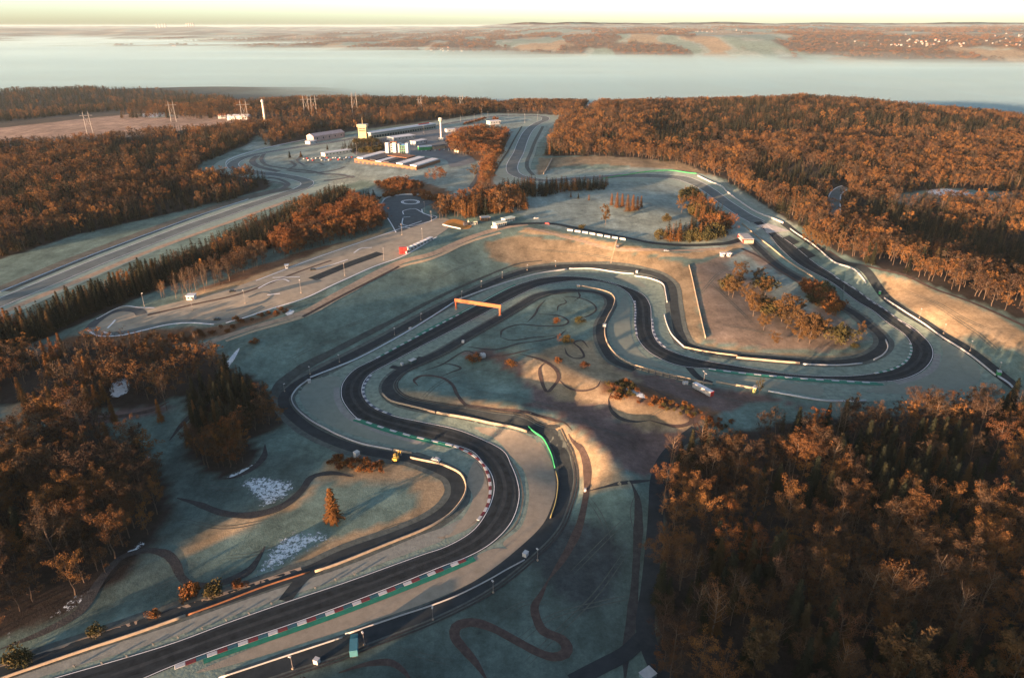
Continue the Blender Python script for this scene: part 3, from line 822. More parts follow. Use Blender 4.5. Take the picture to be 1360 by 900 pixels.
# ------------------------------------------------------------------ trails
TR = [('60,905 150,850', 2, 0), ('0,862 60,838 104,813 118,795 130,775 148,752 165,738 195,731 220,735 233,748 240,765 252,775 275,777 300,772 330,758 345,738 352,725', 3.4, 1), ('235,661 260,668 300,682 340,683 375,672 400,652 415,633 440,628 470,633', 4.2, 1),
      ('290,636 310,634 335,622 350,607 352,590', 3.2, 1), ('225,585 245,560 262,545 300,520', 2.6, 1), ('20,600 60,572 140,556 200,545 225,533', 3.5, 0),
      ('0,590 22,572 42,556', 6, 0),
      ('648,905 632,880 615,860 604,845 606,832 625,826 650,832 690,853 715,866 735,872 750,868 753,858 745,848 722,838 713,822 710,805 718,790 727,772', 3.6, 0),
      ('450,893 490,881 520,880 540,895 548,910', 2.6, 0), ('727,772 752,735 768,702 776,670 780,640 778,612 768,592 755,576', 3.2, 0),
      ('838,640 846,660 848,690 846,730 842,790 838,830 832,860 830,905', 3.4, 1), ('780,652 812,644 838,640 868,637', 2.2, 1),
      ('555,512 550,505 560,499 585,501 600,510 608,525 620,538 640,541 690,546 730,556 760,572', 2.2, 0),
      ('580,482 600,484 612,489 600,494 585,500', 1.6, 1), ('560,493 585,485 620,466 640,478', 1.5, 1),
      ('618,460 660,464 690,456 720,452 740,447 752,438', 1.8, 1), ('665,448 668,438 690,431 720,433 748,432 755,427 745,420 715,417', 1.8, 1), ('665,448 680,452 710,448 738,446', 1.8, 1),
      ('700,428 710,418 716,407 725,398', 1.6, 1), ('745,396 757,394 780,399 792,410 780,420 760,424', 1.6, 1), ('740,413 742,406 752,402 748,396', 1.6, 1), ('765,384 770,394 762,400', 1.6, 1),
      ('690,470 720,478 738,490 742,502 735,513 727,520 718,500 718,487 728,480', 2.2, 0), ('742,504 755,515 775,519 792,514 798,505', 1.6, 0), ('750,462 755,472 765,476 775,474 770,462 762,455 772,452 782,462', 1.6, 0),
      ('640,474 680,470 715,462', 1.6, 0), ('808,530 812,545 825,556 845,560 862,558', 2.4, 1), ('862,558 900,566 918,560 912,548 890,530 870,518 840,508', 2.2, 0), ('808,530 815,518 830,512', 1.6, 0), ('926,575 920,560 905,545', 2, 0),
      ('790,450 800,470 812,480', 2.0, 1), ('925,560 930,572 915,590', 2.5, 0)]
for k, (s_, w_, dk) in enumerate(TR):
    ribbon('dirt_trail', s_, w_ * .9, .09 + .004 * (k % 5), M_TRAILD if dk else M_TRAIL, kind='structure', label='narrow brown earth trail curling over the grass', jitter=.35)

# pairs of faint wheel marks in the grass
RUT = ['700,880 740,840 790,790 830,735', '690,850 730,820 800,800 850,790', '760,760 800,720 830,690', '600,880 560,870 520,860', '660,820 700,800 740,800', '480,720 520,700 560,690', '300,740 340,735 380,720', '180,790 230,770 250,740', '260,640 300,650 360,640', '240,690 300,700 360,690', '560,530 600,500 640,490 680,500', '620,470 660,480 700,470', '700,440 740,445 760,440', '640,520 700,530 760,545', '760,550 800,570 850,580', '860,555 900,535 940,530', '850,500 900,512 960,528 1020,540', '940,370 970,400 1000,430', '950,430 1010,440 1080,450', '930,390 960,360 1000,345', '1230,400 1280,430 1330,470', '1200,385 1250,405 1320,440', '420,450 470,430 520,410', '380,480 420,460 470,445', '560,380 600,360 640,345', '700,330 760,335 820,345', '760,290 800,285 850,290', '860,300 900,290', '740,270 790,272', '520,240 570,250 610,245', '780,660 800,690 810,720', '850,650 840,680 850,720']
M_RUT = mat('pressed_grass', (.075, .085, .072), .95, .3, .5, spec=.1)
for s_ in RUT:
    c = path(s_); n_ = normals(c)
    for sd in (-.85, .85):
        ribbon('wheel_mark', c + n_ * sd, .42, .07, M_RUT, kind='structure', label='faint wheel mark pressed into the grass', jitter=.7)

# ------------------------------------------------------------------ snow left in hollows: uncountable flakes, one mesh per hollow
def snow_mat(cover):
    """old snow that has melted through: bare ground shows between the flecks"""
    key = 'old_snow_%d' % round(cover * 100)
    if key in MATS:
        return MATS[key]
    m = mat(key, (.50, .55, .56), .8, .2, .8, .2)
    nt = m.node_tree; b_ = nt.nodes['Principled BSDF']; out = nt.nodes['Material Output']
    g = nt.nodes.new('ShaderNodeNewGeometry')
    t = nt.nodes.new('ShaderNodeTexNoise'); t.inputs['Scale'].default_value = .55; t.inputs['Detail'].default_value = 9; t.inputs['Roughness'].default_value = .8
    at_ = nt.nodes.new('ShaderNodeAttribute'); at_.attribute_name = 'edge'
    ad = nt.nodes.new('ShaderNodeMath'); ad.operation = 'ADD'
    r_ = nt.nodes.new('ShaderNodeMapRange'); r_.inputs['From Min'].default_value = cover + .42; r_.inputs['From Max'].default_value = cover + .50
    tr = nt.nodes.new('ShaderNodeBsdfTransparent'); mx = nt.nodes.new('ShaderNodeMixShader')
    L_ = nt.links.new
    L_(g.outputs['Position'], t.inputs['Vector']); L_(t.outputs['Fac'], ad.inputs[0]); L_(at_.outputs['Fac'], ad.inputs[1])
    L_(ad.outputs[0], r_.inputs['Value']); L_(r_.outputs[0], mx.inputs[0]); L_(tr.outputs[0], mx.inputs[1]); L_(b_.outputs[0], mx.inputs[2]); L_(mx.outputs[0], out.inputs['Surface'])
    return m
def snow(s, n_, r, lab, thin=.4):
    w = catmull(ground(P(s))[:, :2], None, True)
    me_ = sheet_mesh('snow_patch', w, .08, 1.2 if np.hypot(*w.mean(0)) < 500 else 6.0)
    co = np.empty(len(me_.vertices) * 3, np.float32); me_.vertices.foreach_get('co', co); co = co.reshape(-1, 3)
    d_ = np.sqrt(((co[:, None, :2] - w[None]) ** 2).sum(-1)).min(1)
    fade = -.22 * (1 - np.clip(d_ / max(2.5, .22 * np.ptp(w, axis=0).min()), 0, 1))
    a_ = me_.attributes.new('edge', 'FLOAT', 'POINT'); a_.data.foreach_set('value', fade.astype(np.float32))
    link('snow_patch', me_, snow_mat(thin - .41), kind='stuff', label=lab)
snow('330,765 345,735 372,708 400,700 440,702 450,715 420,730 380,755 345,770', 420, 1.1, 'old snow scattered among shrubs beside the lower service road', .42)
snow('312,640 340,628 380,632 400,640 385,662 350,678 330,665', 420, .9, 'old snow speckling the slope above the curving trail', .42)
snow('2,845 50,822 90,795 118,782 122,800 80,820 30,840 0,850', 360, .9, 'old snow along the foot of the left wood', .4)
snow('165,738 180,722 196,715 190,725 172,738', 60, .7, 'thin snow at the tip of the left wood', .35)
snow('300,634 318,625 333,618 342,612 335,625 315,634', 70, .9, 'snow sliver inside the trail bend', .3)
snow('147,510 160,502 172,505 165,525 150,528', 90, 1.2, 'snow patch between orange larches', .3)
snow('296,490 308,472 318,462 312,476 300,490', 110, .9, 'snow tongue at the left end of the grass bank', .2)
snow('830,515 850,520 860,530 842,525', 30, .7, 'snow along the top of the dirt mound', .3)
snow('378,416 386,411 392,412 384,420', 40, .8, 'snow remnant beside the crest dirt road', .3)
snow('1225,254 1260,250 1300,258 1250,262', 60, 2.5, 'snow in the clearing of the right wood', .35)
snow('180,620 215,590 225,570 230,575 200,610', 30, .6, 'thin snow along the field trail', .4)
snow('180,152 210,149 225,154 195,157', 60, 5, 'snow on the far ploughed field', .4)
snow('470,300 490,292 500,296 480,310', 40, 1.6, 'snow behind the russet thicket', .4)

# ================================================================== TREES
M_BARK = mat('bark', (.085, .062, .045), .95, .35, 1.5, .3, spec=.1, coord='obj')
M_PALEBARK = mat('pale_bark', (.115, .085, .060), .9, .25, 1.5, .2, spec=.1, coord='obj')
def fol(name, stops):
    return ramp_by_object(mat(name, (1, 1, 1), .9, .3, .9, spec=.1, coord='obj'), stops)
M_TWIG = fol('twigs', [(0, (.036, .026, .018)), (.18, (.060, .038, .022)), (.34, (.042, .024, .016)), (.46, (.120, .058, .020)), (.58, (.056, .036, .022)), (.74, (.150, .070, .020)), (.86, (.085, .038, .018)), (1, (.200, .095, .026))])
M_RUST = fol('rust_leaves', [(0, (.085, .033, .013)), (.35, (.145, .056, .016)), (.7, (.105, .043, .016)), (1, (.180, .078, .020))])
M_SPRUCE = fol('needles', [(0, (.013, .016, .010)), (.35, (.020, .022, .012)), (.7, (.030, .028, .014)), (.86, (.055, .038, .016)), (1, (.100, .052, .018))])
M_LARCH = fol('larch_needles', [(0, (.140, .062, .018)), (.5, (.175, .074, .019)), (1, (.130, .070, .024))])
M_OLIVE = fol('olive_leaves', [(0, (.042, .040, .015)), (1, (.070, .052, .016))])
M_TAN = fol('tan_leaves', [(0, (.085, .048, .019)), (.5, (.105, .056, .019)), (1, (.072, .046, .020))])

def leaf_quads(c, d, size, asp):
    """quads at points c (n,3), random tilt, half-size by array size"""
    n_ = len(c)
    u = RNG.normal(size=(n_, 3)) + d * .8; u /= np.linalg.norm(u, axis=1)[:, None]
    w = np.cross(u, RNG.normal(size=(n_, 3))); w /= np.linalg.norm(w, axis=1)[:, None]
    s_ = size[:, None]
    V = np.stack([c - u * s_, c + w * s_ * asp, c + u * s_, c - w * s_ * asp], 1).reshape(-1, 3)
    return V, np.arange(n_ * 4).reshape(-1, 4)

def broadleaf_geo(seed, nl, lsize, spread=1.0, trunk=.45, up=1.0, limbs=9, asp=.28):
    """unit tree 1 m tall: returns trunk MB (tubes) and crown quads"""
    rnd = random.Random(seed); rs = np.random.default_rng(seed)
    tb = MB()
    bend = [(rnd.uniform(-.02, .02), rnd.uniform(-.02, .02)) for _ in range(4)]
    spine = [(0, 0, -.03), (bend[0][0], bend[0][1], trunk * .5), (bend[1][0], bend[1][1], trunk), (bend[2][0] * 2, bend[2][1] * 2, .78), (bend[3][0] * 2.5, bend[3][1] * 2.5, .97)]
    tb.tube(spine, .017, .0025, 5)
    tips = [(np.array(spine[-1]), .10)]
    for i in range(limbs):
        z0 = trunk * .75 + (0.82 - trunk * .75) * (i + rnd.random() * .6) / limbs
        a0 = i * 2.4 + rnd.uniform(-.5, .5)
        L = (.30 * spread) * (1.15 - .75 * abs(z0 - .5)) * rnd.uniform(.75, 1.15)
        el = R(rnd.uniform(28, 58)) * up
        dr = np.array([math.cos(a0) * math.cos(el), math.sin(a0) * math.cos(el), math.sin(el)])
        p0 = np.array((0, 0, z0)); p1 = p0 + dr * L * .55; p2 = p0 + dr * L + np.array((0, 0, L * .18))
        tb.tube([p0, p1, p2], .0055, .0010, 4, cap=False)
        tips += [(p1, .085), (p2, .075), ((p1 + p2) / 2 + rs.normal(size=3) * .02, .08)]
        for k in range(2):
            q = p1 + (dr * .5 + rs.normal(size=3) * .55) * L * .45
            if q[2] > .98: q[2] = .96
            tb.tube([p1, q], .0024, .0006, 3, cap=False); tips.append((q, .07))
    T = np.array([t[0] for t in tips]); Rr = np.array([t[1] for t in tips])
    k = rs.integers(0, len(T), nl)
    o = rs.normal(size=(nl, 3)); o /= np.linalg.norm(o, axis=1)[:, None]
    o *= (rs.random(nl) ** .45 * Rr[k])[:, None]; o[:, 2] *= .8
    c_ = T[k] + o
    c_ = c_[c_[:, 2] > .12]
    V, F_ = leaf_quads(c_, np.array((0, 0, .6)), lsize * (.6 + .8 * rs.random(len(c_))), asp)
    return tb, V, F_

def conifer_geo(seed, layers, per, width=.15, low=.10, droop=.5, extra=2):
    rnd = random.Random(seed)
    tb = MB(); tb.tube([(0, 0, -.03), (0, 0, .5), (0, 0, .98)], .014, .001, 5)
    V = []; F_ = []
    for i in range(layers):
        t = (i + rnd.random() * .5) / layers
        z0 = low + (1 - low) * t
        rad = width * (1 - t) ** .8 * rnd.uniform(.8, 1.15) + .008
        for k in range(per):
            a0 = 6.2832 * (k + rnd.random() * .7) / per + i * 1.1
            r_ = rad * rnd.uniform(.7, 1.12)
            dx, dy = math.cos(a0), math.sin(a0)
            tip = np.array((dx * r_, dy * r_, z0 - r_ * droop * rnd.uniform(.4, 1.1)))
            mid = np.array((dx * r_ * .55, dy * r_ * .55, z0 - r_ * droop * .12))
            b0 = np.array((dx * .004, dy * .004, z0 + .012))
            sd = np.array((-dy, dx, 0)) * r_ * .17
            o = len(V)
            V += [b0, mid + sd, tip, mid - sd - np.array((0, 0, .012 * rnd.random()))]
            F_.append((o, o + 1, o + 2, o + 3))
            for q in range(extra):
                f_ = rnd.uniform(.25, 1.0); c_ = b0 * (1 - f_) + tip * f_ + np.array((rnd.uniform(-1, 1), rnd.uniform(-1, 1), rnd.uniform(-.6, .4))) * .018
                q1 = a0 + rnd.uniform(-1, 1); e_ = np.array((math.cos(q1), math.sin(q1), -rnd.uniform(.1, .8))) * rnd.uniform(.014, .03); g_ = np.array((-math.sin(q1), math.cos(q1), rnd.uniform(-.6, .6))) * rnd.uniform(.007, .015)
                o = len(V); V += [c_ - e_, c_ + g_, c_ + e_, c_ - g_]; F_.append((o, o + 1, o + 2, o + 3))
    # pointed leader
    o = len(V); V += [np.array((.006, 0, .93)), np.array((0, .006, .93)), np.array((-.006, 0, .93)), np.array((0, 0, 1.02))]; F_ += [(o, o + 1, o + 3, o + 3)][:0]
    return tb, np.array(V), np.array(F_)

def bush_geo(seed, nl, lsize):
    """unit bush 1 m tall: many short stems and a lumpy dome of leaves"""
    rs = np.random.default_rng(seed); tb = MB()
    lumps = []
    for i in range(11):
        a0 = rs.random() * 6.28; r0 = .42 * rs.random() ** .5; z0 = .25 + .5 * rs.random() * (1 - r0)
        p = np.array((r0 * math.cos(a0), r0 * math.sin(a0), z0)); lumps.append((p, .17 + .12 * rs.random()))
        tb.tube([(0, 0, -.05), tuple(p * .6), tuple(p)], .02, .005, 4, cap=False)
    T = np.array([q[0] for q in lumps]); Rr = np.array([q[1] for q in lumps])
    k = rs.integers(0, len(T), nl)
    o = rs.normal(size=(nl, 3)); o /= np.linalg.norm(o, axis=1)[:, None]; o *= (rs.random(nl) ** .4 * Rr[k])[:, None]
    c_ = T[k] + o; c_ = c_[c_[:, 2] > .02]
    V, F_ = leaf_quads(c_, np.array((0, 0, .5)), lsize * (.6 + .8 * rs.random(len(c_))), .6)
    return tb, V, F_

def one_mesh(name, tb, V, F_, mats):
    o = len(tb.v)
    me_ = bpy.data.meshes.new(name)
    me_.from_pydata(tb.v + V.tolist(), [], tb.f + [tuple(int(q) + o for q in f) for f in F_])
    me_.polygons.foreach_set('material_index', [0] * len(tb.f) + [1] * len(F_))
    for m_ in mats:
        me_.materials.append(m_)
    return me_

# kinds: k -> (near trunk mesh, near crown mesh) list, and merged light mesh list for the woods far off
NEAR = {}; FARP = {}
def add_kind(key, geos, lite, bark, crown):
    NEAR[key] = []
    for g in geos:
        tb, V, F_ = g
        tm = tb.mesh('trunk'); tm.materials.append(bark)
        cm = np_mesh('crown', V, F_); cm.materials.append(crown)
        NEAR[key].append((tm, cm))
    FARP[key] = [one_mesh(key, *g, (bark, crown)) for g in lite]
add_kind('broad', [broadleaf_geo(s_, 2300, .0165, 1.0 + .15 * (s_ % 3), .30 + .04 * (s_ % 4)) for s_ in range(7)], [broadleaf_geo(20 + s_, 620, .029, 1.05, .3, limbs=6, asp=.33) for s_ in range(5)], M_BARK, M_TWIG)
add_kind('rust', [broadleaf_geo(40 + s_, 2300, .017, 1.1, .25, asp=.32) for s_ in range(4)], [broadleaf_geo(50 + s_, 620, .030, 1.1, .25, limbs=6, asp=.36) for s_ in range(3)], M_BARK, M_RUST)
add_kind('sparse', [broadleaf_geo(60 + s_, 1700, .014, .75 + .1 * (s_ % 3), .36, 1.1, 15, .14) for s_ in range(7)], [broadleaf_geo(70 + s_, 170, .024, .8, .4, 1.15, 9) for s_ in range(3)], M_PALEBARK, M_TWIG)
add_kind('spruce', [conifer_geo(80 + s_, 24, 10, .175 + .025 * (s_ % 3), extra=4) for s_ in range(5)], [conifer_geo(90 + s_, 13, 8, .21, extra=2) for s_ in range(4)], M_BARK, M_SPRUCE)
add_kind('larch', [conifer_geo(100 + s_, 20, 9, .21, .08, .3, 5) for s_ in range(4)], [conifer_geo(110 + s_, 13, 8, .23,   .08, .35, 2) for s_ in range(3)], M_BARK, M_LARCH)
add_kind('olive', [broadleaf_geo(120 + s_, 1500, .024, 1.35, .18, asp=.45) for s_ in range(3)], [broadleaf_geo(125, 420, .036, 1.3, .2, limbs=6)], M_BARK, M_OLIVE)
add_kind('young', [broadleaf_geo(170 + s_, 2000, .026, 1.15, .22, limbs=10, asp=.4) for s_ in range(5)], [broadleaf_geo(178, 420, .05, 1.15, .22, limbs=6)], M_BARK, M_TAN)
add_kind('bush', [bush_geo(140 + s_, 800, .05) for s_ in range(4)], [bush_geo(150 + s_, 260, .08) for s_ in range(3)], M_BARK, M_RUST)
add_kind('obush', [bush_geo(160 + s_, 900, .05) for s_ in range(3)], [bush_geo(165, 260, .08)], M_BARK, M_OLIVE)
KIND = {'young': ('young_tree', 'tree'), 'bush': ('shrub', 'shrub'), 'obush': ('olive_shrub', 'shrub'), 'broad': ('broadleaf_tree', 'tree'), 'rust': ('russet_tree', 'tree'), 'sparse': ('bare_tree', 'tree'), 'spruce': ('spruce_tree', 'conifer'), 'larch': ('larch_tree', 'conifer'), 'olive': ('olive_tree', 'tree')}

def plant(key, x, y, h, label, group=None, name=None, cat=None, wide=1.0, lean=0.0):
    nm, ct = KIND[key]
    o = thing(name or nm, label, cat or ct, (x, y, Zs(x, y)), random.random() * 6.28, group)
    if lean:
        o.rotation_euler[0] = lean
    o.scale = (h * wide, h * wide, h)
    tm, cm = random.choice(NEAR[key])
    t_ = bpy.data.objects.new('trunk', tm); COL.objects.link(t_); t_.parent = o
    c_ = bpy.data.objects.new('crown', cm); COL.objects.link(c_); c_.parent = o
    return o

# ---------------- woods: (name of the wood, base polygon in photo pixels, spacing, heights, mix, far limit, label part)
WOODS = [
    ('right_near', '878,680 884,640 897,612 932,590 972,578 1050,568 1200,557 1345,543 1420,540 1900,760 1900,1400 868,1400 868,900 872,780', 5.4, (8, 18), {'broad': .54, 'sparse': .07, 'spruce': .27, 'rust': .12}, 2000, 'the dark wood beside the straight access road'),
    ('left_near', '-700,600 0,596 60,572 130,562 160,588 196,602 212,645 212,690 164,752 92,798 0,842 -700,1100', 5.8, (10, 20), {'broad': .66, 'sparse': .10, 'spruce': .14, 'rust': .10}, 900, 'the dark wood left of the frosted field'),
    ('left_mid', '-700,478 60,472 120,456 200,462 280,467 296,484 270,520 205,535 150,522 100,532 62,548 30,532 -50,540 -700,600', 6.0, (9, 15), {'broad': .55, 'sparse': .2, 'larch': .18, 'rust': .07}, 900, 'the russet wood below the kart circuit'),
    ('left_clump', '250,535 275,505 300,492 335,515 368,545 372,562 330,578 330,612 290,628 252,608', 4.8, (9, 15), {'spruce': .55, 'broad': .3, 'rust': .15}, 900, 'the dark clump at the end of the grass bank'),
    ('tree_belt', '-400,600 -60,472 0,447 100,408 200,368 300,322 400,277 452,258 470,264 440,286 350,332 300,346 200,388 120,417 60,448 -60,500 -400,640', 3.9, (11, 17), {'spruce': .80, 'larch': .12, 'broad': .08}, 900, 'the conifer belt below the left straight'),
    ('thicket', '358,337 380,308 430,288 470,272 500,284 515,303 470,317 420,330 380,346', 5.0, (10, 16), {'rust': .75, 'broad': .25}, 900, 'the rust red thicket above the kart circuit'),
    ('thin_row', '205,397 250,372 300,352 350,338 356,350 300,376 250,397', 5.2, (9, 14), {'sparse': .6, 'broad': .4}, 900, 'the thin row of bare trees behind the kart hut'),
    ('left_upper', '-900,500 -60,345 0,344 100,312 200,290 300,268 355,250 360,241 325,236 262,240 262,222 325,192 345,176 300,173 200,181 100,191 0,197 -900,230', 7.0, (11, 17), {'broad': .64, 'spruce': .30, 'rust': .06}, 1500, 'the broad wood above the left straight'),
    ('back_belt', '300,167 380,166 480,159 640,146 660,148 640,152 600,157 480,171 420,178 352,194 345,180', 8.0, (11, 17), {'broad': .6, 'spruce': .4}, 2000, 'the belt behind the start straight'),
    ('far_loop_wood', '560,150 600,148 640,144 700,138 780,140 765,152 744,160 730,152 690,149.5 640,151 600,156', 8.0, (10, 15), {'broad': .7, 'spruce': .3}, 2300, 'the belt behind the far loop'),
    ('back_hill', '150,157 200,149 330,139 480,129 640,138 700,150 640,146 480,158 300,160', 12.0, (12, 18), {'broad': .6, 'spruce': .4}, 3200, 'the hill behind the ploughed field'),
    ('left_far', '-200,175 0,163 90,153 180,146 260,146 310,142 310,132 200,122 60,117 -200,115', 15.0, (13, 19), {'spruce': .8, 'broad': .2}, 4000, 'the dark far hill at the left'),
    ('right_big', '722,206 742,167 760,156 800,141 900,134 1000,130 1100,135 1200,145 1300,155 1400,165 1700,230 1900,420 1900,760 1420,535 1345,475 1395,452 1360,424 1290,396 1200,361 1150,351 1100,332 1060,303 1000,264 960,239 925,224 850,211 760,206', 6.6, (11, 17), {'broad': .64, 'spruce': .24, 'sparse': .06, 'larch': .06}, 1900, 'the great wood beyond the right straight'),
    ('paddock_wood', '592,197 612,182 640,176 674,182 668,205 652,240 640,262 630,258 644,222 638,206 604,206', 5.5, (10, 16), {'rust': .6, 'broad': .4}, 2000, 'the russet wood beside the paddock'),
    ('mid_belt', '583,291 596,277 640,268 692,266 704,278 672,284 640,286 622,292 604,288', 4.8, (12, 19), {'broad': .35, 'larch': .35, 'spruce': .15, 'rust': .15}, 2000, 'the tall belt behind the gate houses'),
    ('track_belt', '648,254 700,247 760,246.5 808,246.5 800,252 745,256 720,262 690,262 660,262', 4.6, (9, 14), {'spruce': .7, 'larch': .3}, 2000, 'the dark belt below the far corner'),
    ('inner_belt', '906,258 925,262 942,280 966,300 972,310 940,322 890,322 874,318 900,313 930,300 916,280', 4.8, (10, 16), {'obush': .25, 'larch': .2, 'spruce': .35, 'rust': .2}, 2000, 'the belt inside the right straight'),
    ('paddock_hedge', '500,247 525,240 556,243 560,250 520,255', 4.5, (5, 8), {'bush': .8, 'rust': .2}, 2000, 'the russet hedge below the paddock hall'),
    ('paddock_hedge2', '560,236 585,228 592,236 572,242', 4.5, (6, 8), {'spruce': .6, 'rust': .4}, 2000, 'the dark hedge at the end of the paddock hall'),
    ('paddock_green', '448,200 470,190 500,188 520,196 500,204 470,204', 6, (7, 11), {'spruce': .5, 'obush': .5}, 2000, 'the green trees beside the yellow tower'),
    ('belt_scrub', '440,292 470,270 478,258 500,262 505,275 490,285', 5.0, (6, 9), {'spruce': .45, 'rust': .55}, 2000, 'the scrub beside the skid pan'),
    ('skid_scrub', '500,266 512,256 560,254 590,262 592,275 570,268 540,257', 4.5, (3, 5), {'bush': 1.0}, 2000, 'the low scrub round the skid pan'),
    ('kart_bank', '95,450 180,444 280,436 345,420 395,405 400,408 340,428 290,448 220,462 140,466', 5.5, (2.5, 5), {'bush': .8, 'obush': .2}, 900, 'the scrub on the bank below the kart circuit'),
    ('right_row', '1066,377 1080,382 1098,396 1118,412 1112,420 1092,412 1074,394', 4.4, (8, 13), {'obush': .45, 'bush': .55}, 900, 'the row beside the right straight'),
    ('lower_hedge', '168,832 200,812 240,790 262,782 262,790 230,805 190,828', 3.2, (4, 7), {'bush': .7, 'sparse': .3}, 900, 'the hedge along the lower service road'),
    ('trail_bank', '430,612 455,606 515,618 510,630 470,628 440,625', 3.2, (2.4, 4), {'bush': 1.0}, 900, 'the russet bank above the lower bend'),
    ('mound_scrub', '798,512 830,506 852,520 900,535 955,556 975,560 960,572 925,560 860,540 810,525', 3.2, (1.8, 3.6), {'bush': .8, 'obush': .2}, 900, 'the scrub along the dirt mound'),
]
# stands of dark spruce inside the mixed woods
SPRUCE = [P(q) for q in ('850,178 880,150 1000,133 1120,145 1230,158 1400,172 1400,190 1230,180 1100,178 1010,188 930,200 880,196', '975,228 1060,218 1120,228 1125,242 1090,262 1050,268 1000,250', '1120,288 1190,272 1240,288 1300,300 1400,300 1400,385 1330,362 1240,335 1180,318', '150,200 220,190 330,182 340,192 280,210 200,222 120,215', '150,290 230,268 330,246 362,244 358,252 250,282 150,306 0,345 0,335', '1090,600 1180,585 1300,590 1345,620 1290,670 1200,672 1120,650', '330,140 480,130 640,138 640,146 480,150 330,152', '0,250 60,240 120,250 60,270 0,280')]
# behind the camera: the wood that shades the foreground
SHADE_WOOD = np.array([(-62, 128), (-20, 88), (40, 40), (110, -30), (220, -120), (160, -220), (-40, -160), (-190, -40), (-150, 40)])
SHADE_WOOD2 = np.array([(-262, 150), (-262, 110), (-290, 70), (-408, -40), (-465, -20), (-410, 50), (-300, 130)])
CLEAR = [P('1100,246 1128,242 1124,256 1116,262 1116,300 1098,300 1100,262'), P('1180,259 1260,250 1375,256 1375,270 1270,270 1190,274'), P('1150,356 1205,366 1252,387 1308,408 1390,445 1390,530 1340,512')]
TREES = []      # wood index, key, x, y, h
def scatter(wi, poly, sp_, hr, mix, far, world_poly=False):
    if world_poly:
        lo, hi = poly.min(0), poly.max(0)
    else:
        inside = np.clip(poly, (-900, 118), (2000, 1300))
        w = ground(inside)
        lo, hi = w[:, :2].min(0) - 60, w[:, :2].max(0) + 60
        lo = np.maximum(lo, (-1900, -300)); hi = np.minimum(hi, (1900, far))
    nxx = int((hi[0] - lo[0]) / sp_); nyy = int((hi[1] - lo[1]) / sp_)
    X, Y = np.meshgrid(lo[0] + np.arange(nxx) * sp_, lo[1] + np.arange(nyy) * sp_)
    X = X.ravel() + RNG.uniform(-.48, .48, X.size) * sp_; Y = Y.ravel() + RNG.uniform(-.48, .48, Y.size) * sp_
    zz = Z(X, Y)
    if world_poly:
        k = in_poly(X, Y, poly)
    else:
        px_, py_ = project(X, Y, zz)
        e = (fbm(X / 12, Y / 12, 2) - .5) * 9 * np.clip(250 / np.hypot(X, Y), .1, 1)
        k = in_poly(px_ + e, py_ + e * .6, poly) & (np.hypot(X, Y) < far)
        for c_ in CLEAR:
            k &= ~in_poly(px_, py_, c_)
    X, Y = X[k], Y[k]
    # clumps of one kind, and thin places
    dens = fbm(X / 35 + wi, Y / 35, 3)
    keep = RNG.random(len(X)) < np.clip((dens - .18) * 4.0, .35, 1)
    X, Y = X[keep], Y[keep]
    sel = .72 * np.clip((fbm(X / 28 + 7 * wi, Y / 28 + 3, 3) - .5) * 2.4 + .5, 0, .999) + .28 * RNG.random(len(X))
    keys = list(mix); cum = np.cumsum([mix[q] for q in keys])
    ki = np.minimum(np.searchsorted(cum, sel), len(keys) - 1)
    px_, py_ = project(X, Y, Z(X, Y))
    if 'spruce' in keys and not world_poly:
        for c_ in SPRUCE:
            hit = in_poly(px_, py_ + 3 * RNG.normal(size=len(X)), c_) & (RNG.random(len(X)) < .85)
            ki[hit] = keys.index('spruce')
    hh = hr[0] + (hr[1] - hr[0]) * np.clip(.15 + .95 * RNG.random(len(X)) ** 1.6 + .7 * (fbm(X / 22, Y / 22 + wi, 2) - .5), 0, 1.25)
    for q, x, y, h in zip(ki, X, Y, hh):
        TREES.append((wi, keys[q], float(x), float(y), float(h)))
for wi, (nm, s_, sp_, hr, mix, far, lab) in enumerate(WOODS):
    scatter(wi, P(s_), sp_, hr, mix, far)
SW = len(WOODS)
scatter(SW, SHADE_WOOD, 5.5, (14, 20), {'broad': .6, 'spruce': .4}, 999, True)
scatter(SW, SHADE_WOOD2, 5.5, (14, 20), {'broad': .6, 'spruce': .4}, 999, True)

# trees one can see best become things of their own: the tallest on screen, 300 broadleaved and 300 conifers at most
TA = np.array([(t[2], t[3], t[4]) for t in TREES])
tz = Z(TA[:, 0], TA[:, 1])
tpx, tpy = project(TA[:, 0], TA[:, 1], tz); hpx, hpy = project(TA[:, 0], TA[:, 1], tz + TA[:, 2])
on = (tpx > -10) & (tpx < 1370) & (hpy > 0) & (hpy < 895)
size_px = np.where(on, tpy - hpy, 0)
tcat = np.array([KIND[t[1]][1] for t in TREES])
single = np.zeros(len(TREES), bool)
for ct, lim in (('tree', 235), ('conifer', 250), ('shrub', 200)):
    c_ = np.where((tcat == ct) & on)[0]
    single[c_[np.argsort(-size_px[c_])[:lim]]] = True
LOOK = {'young': 'golden brown young tree', 'bush': 'rust red shrub', 'obush': 'olive shrub', 'broad': 'brown bare broadleaf tree', 'rust': 'rust red broadleaf tree', 'sparse': 'pale trunked bare tree', 'spruce': 'dark green spruce', 'larch': 'orange brown larch', 'olive': 'olive brown leafy tree'}
for i in np.where(single)[0]:
    wi, key, x, y, h = TREES[i]
    lab = WOODS[wi][6]
    hr = WOODS[wi][3]; t_ = (h - hr[0]) / (hr[1] - hr[0])
    sz = 'towering ' if t_ > .85 else 'low ' if t_ < .3 else 'middling '
    plant(key, x, y, h, sz + LOOK[key] + ' in ' + lab, sz + LOOK[key].split(' with')[0] + 's of ' + lab)
print('single trees', int(single.sum()), 'massed', int((~single).sum()))

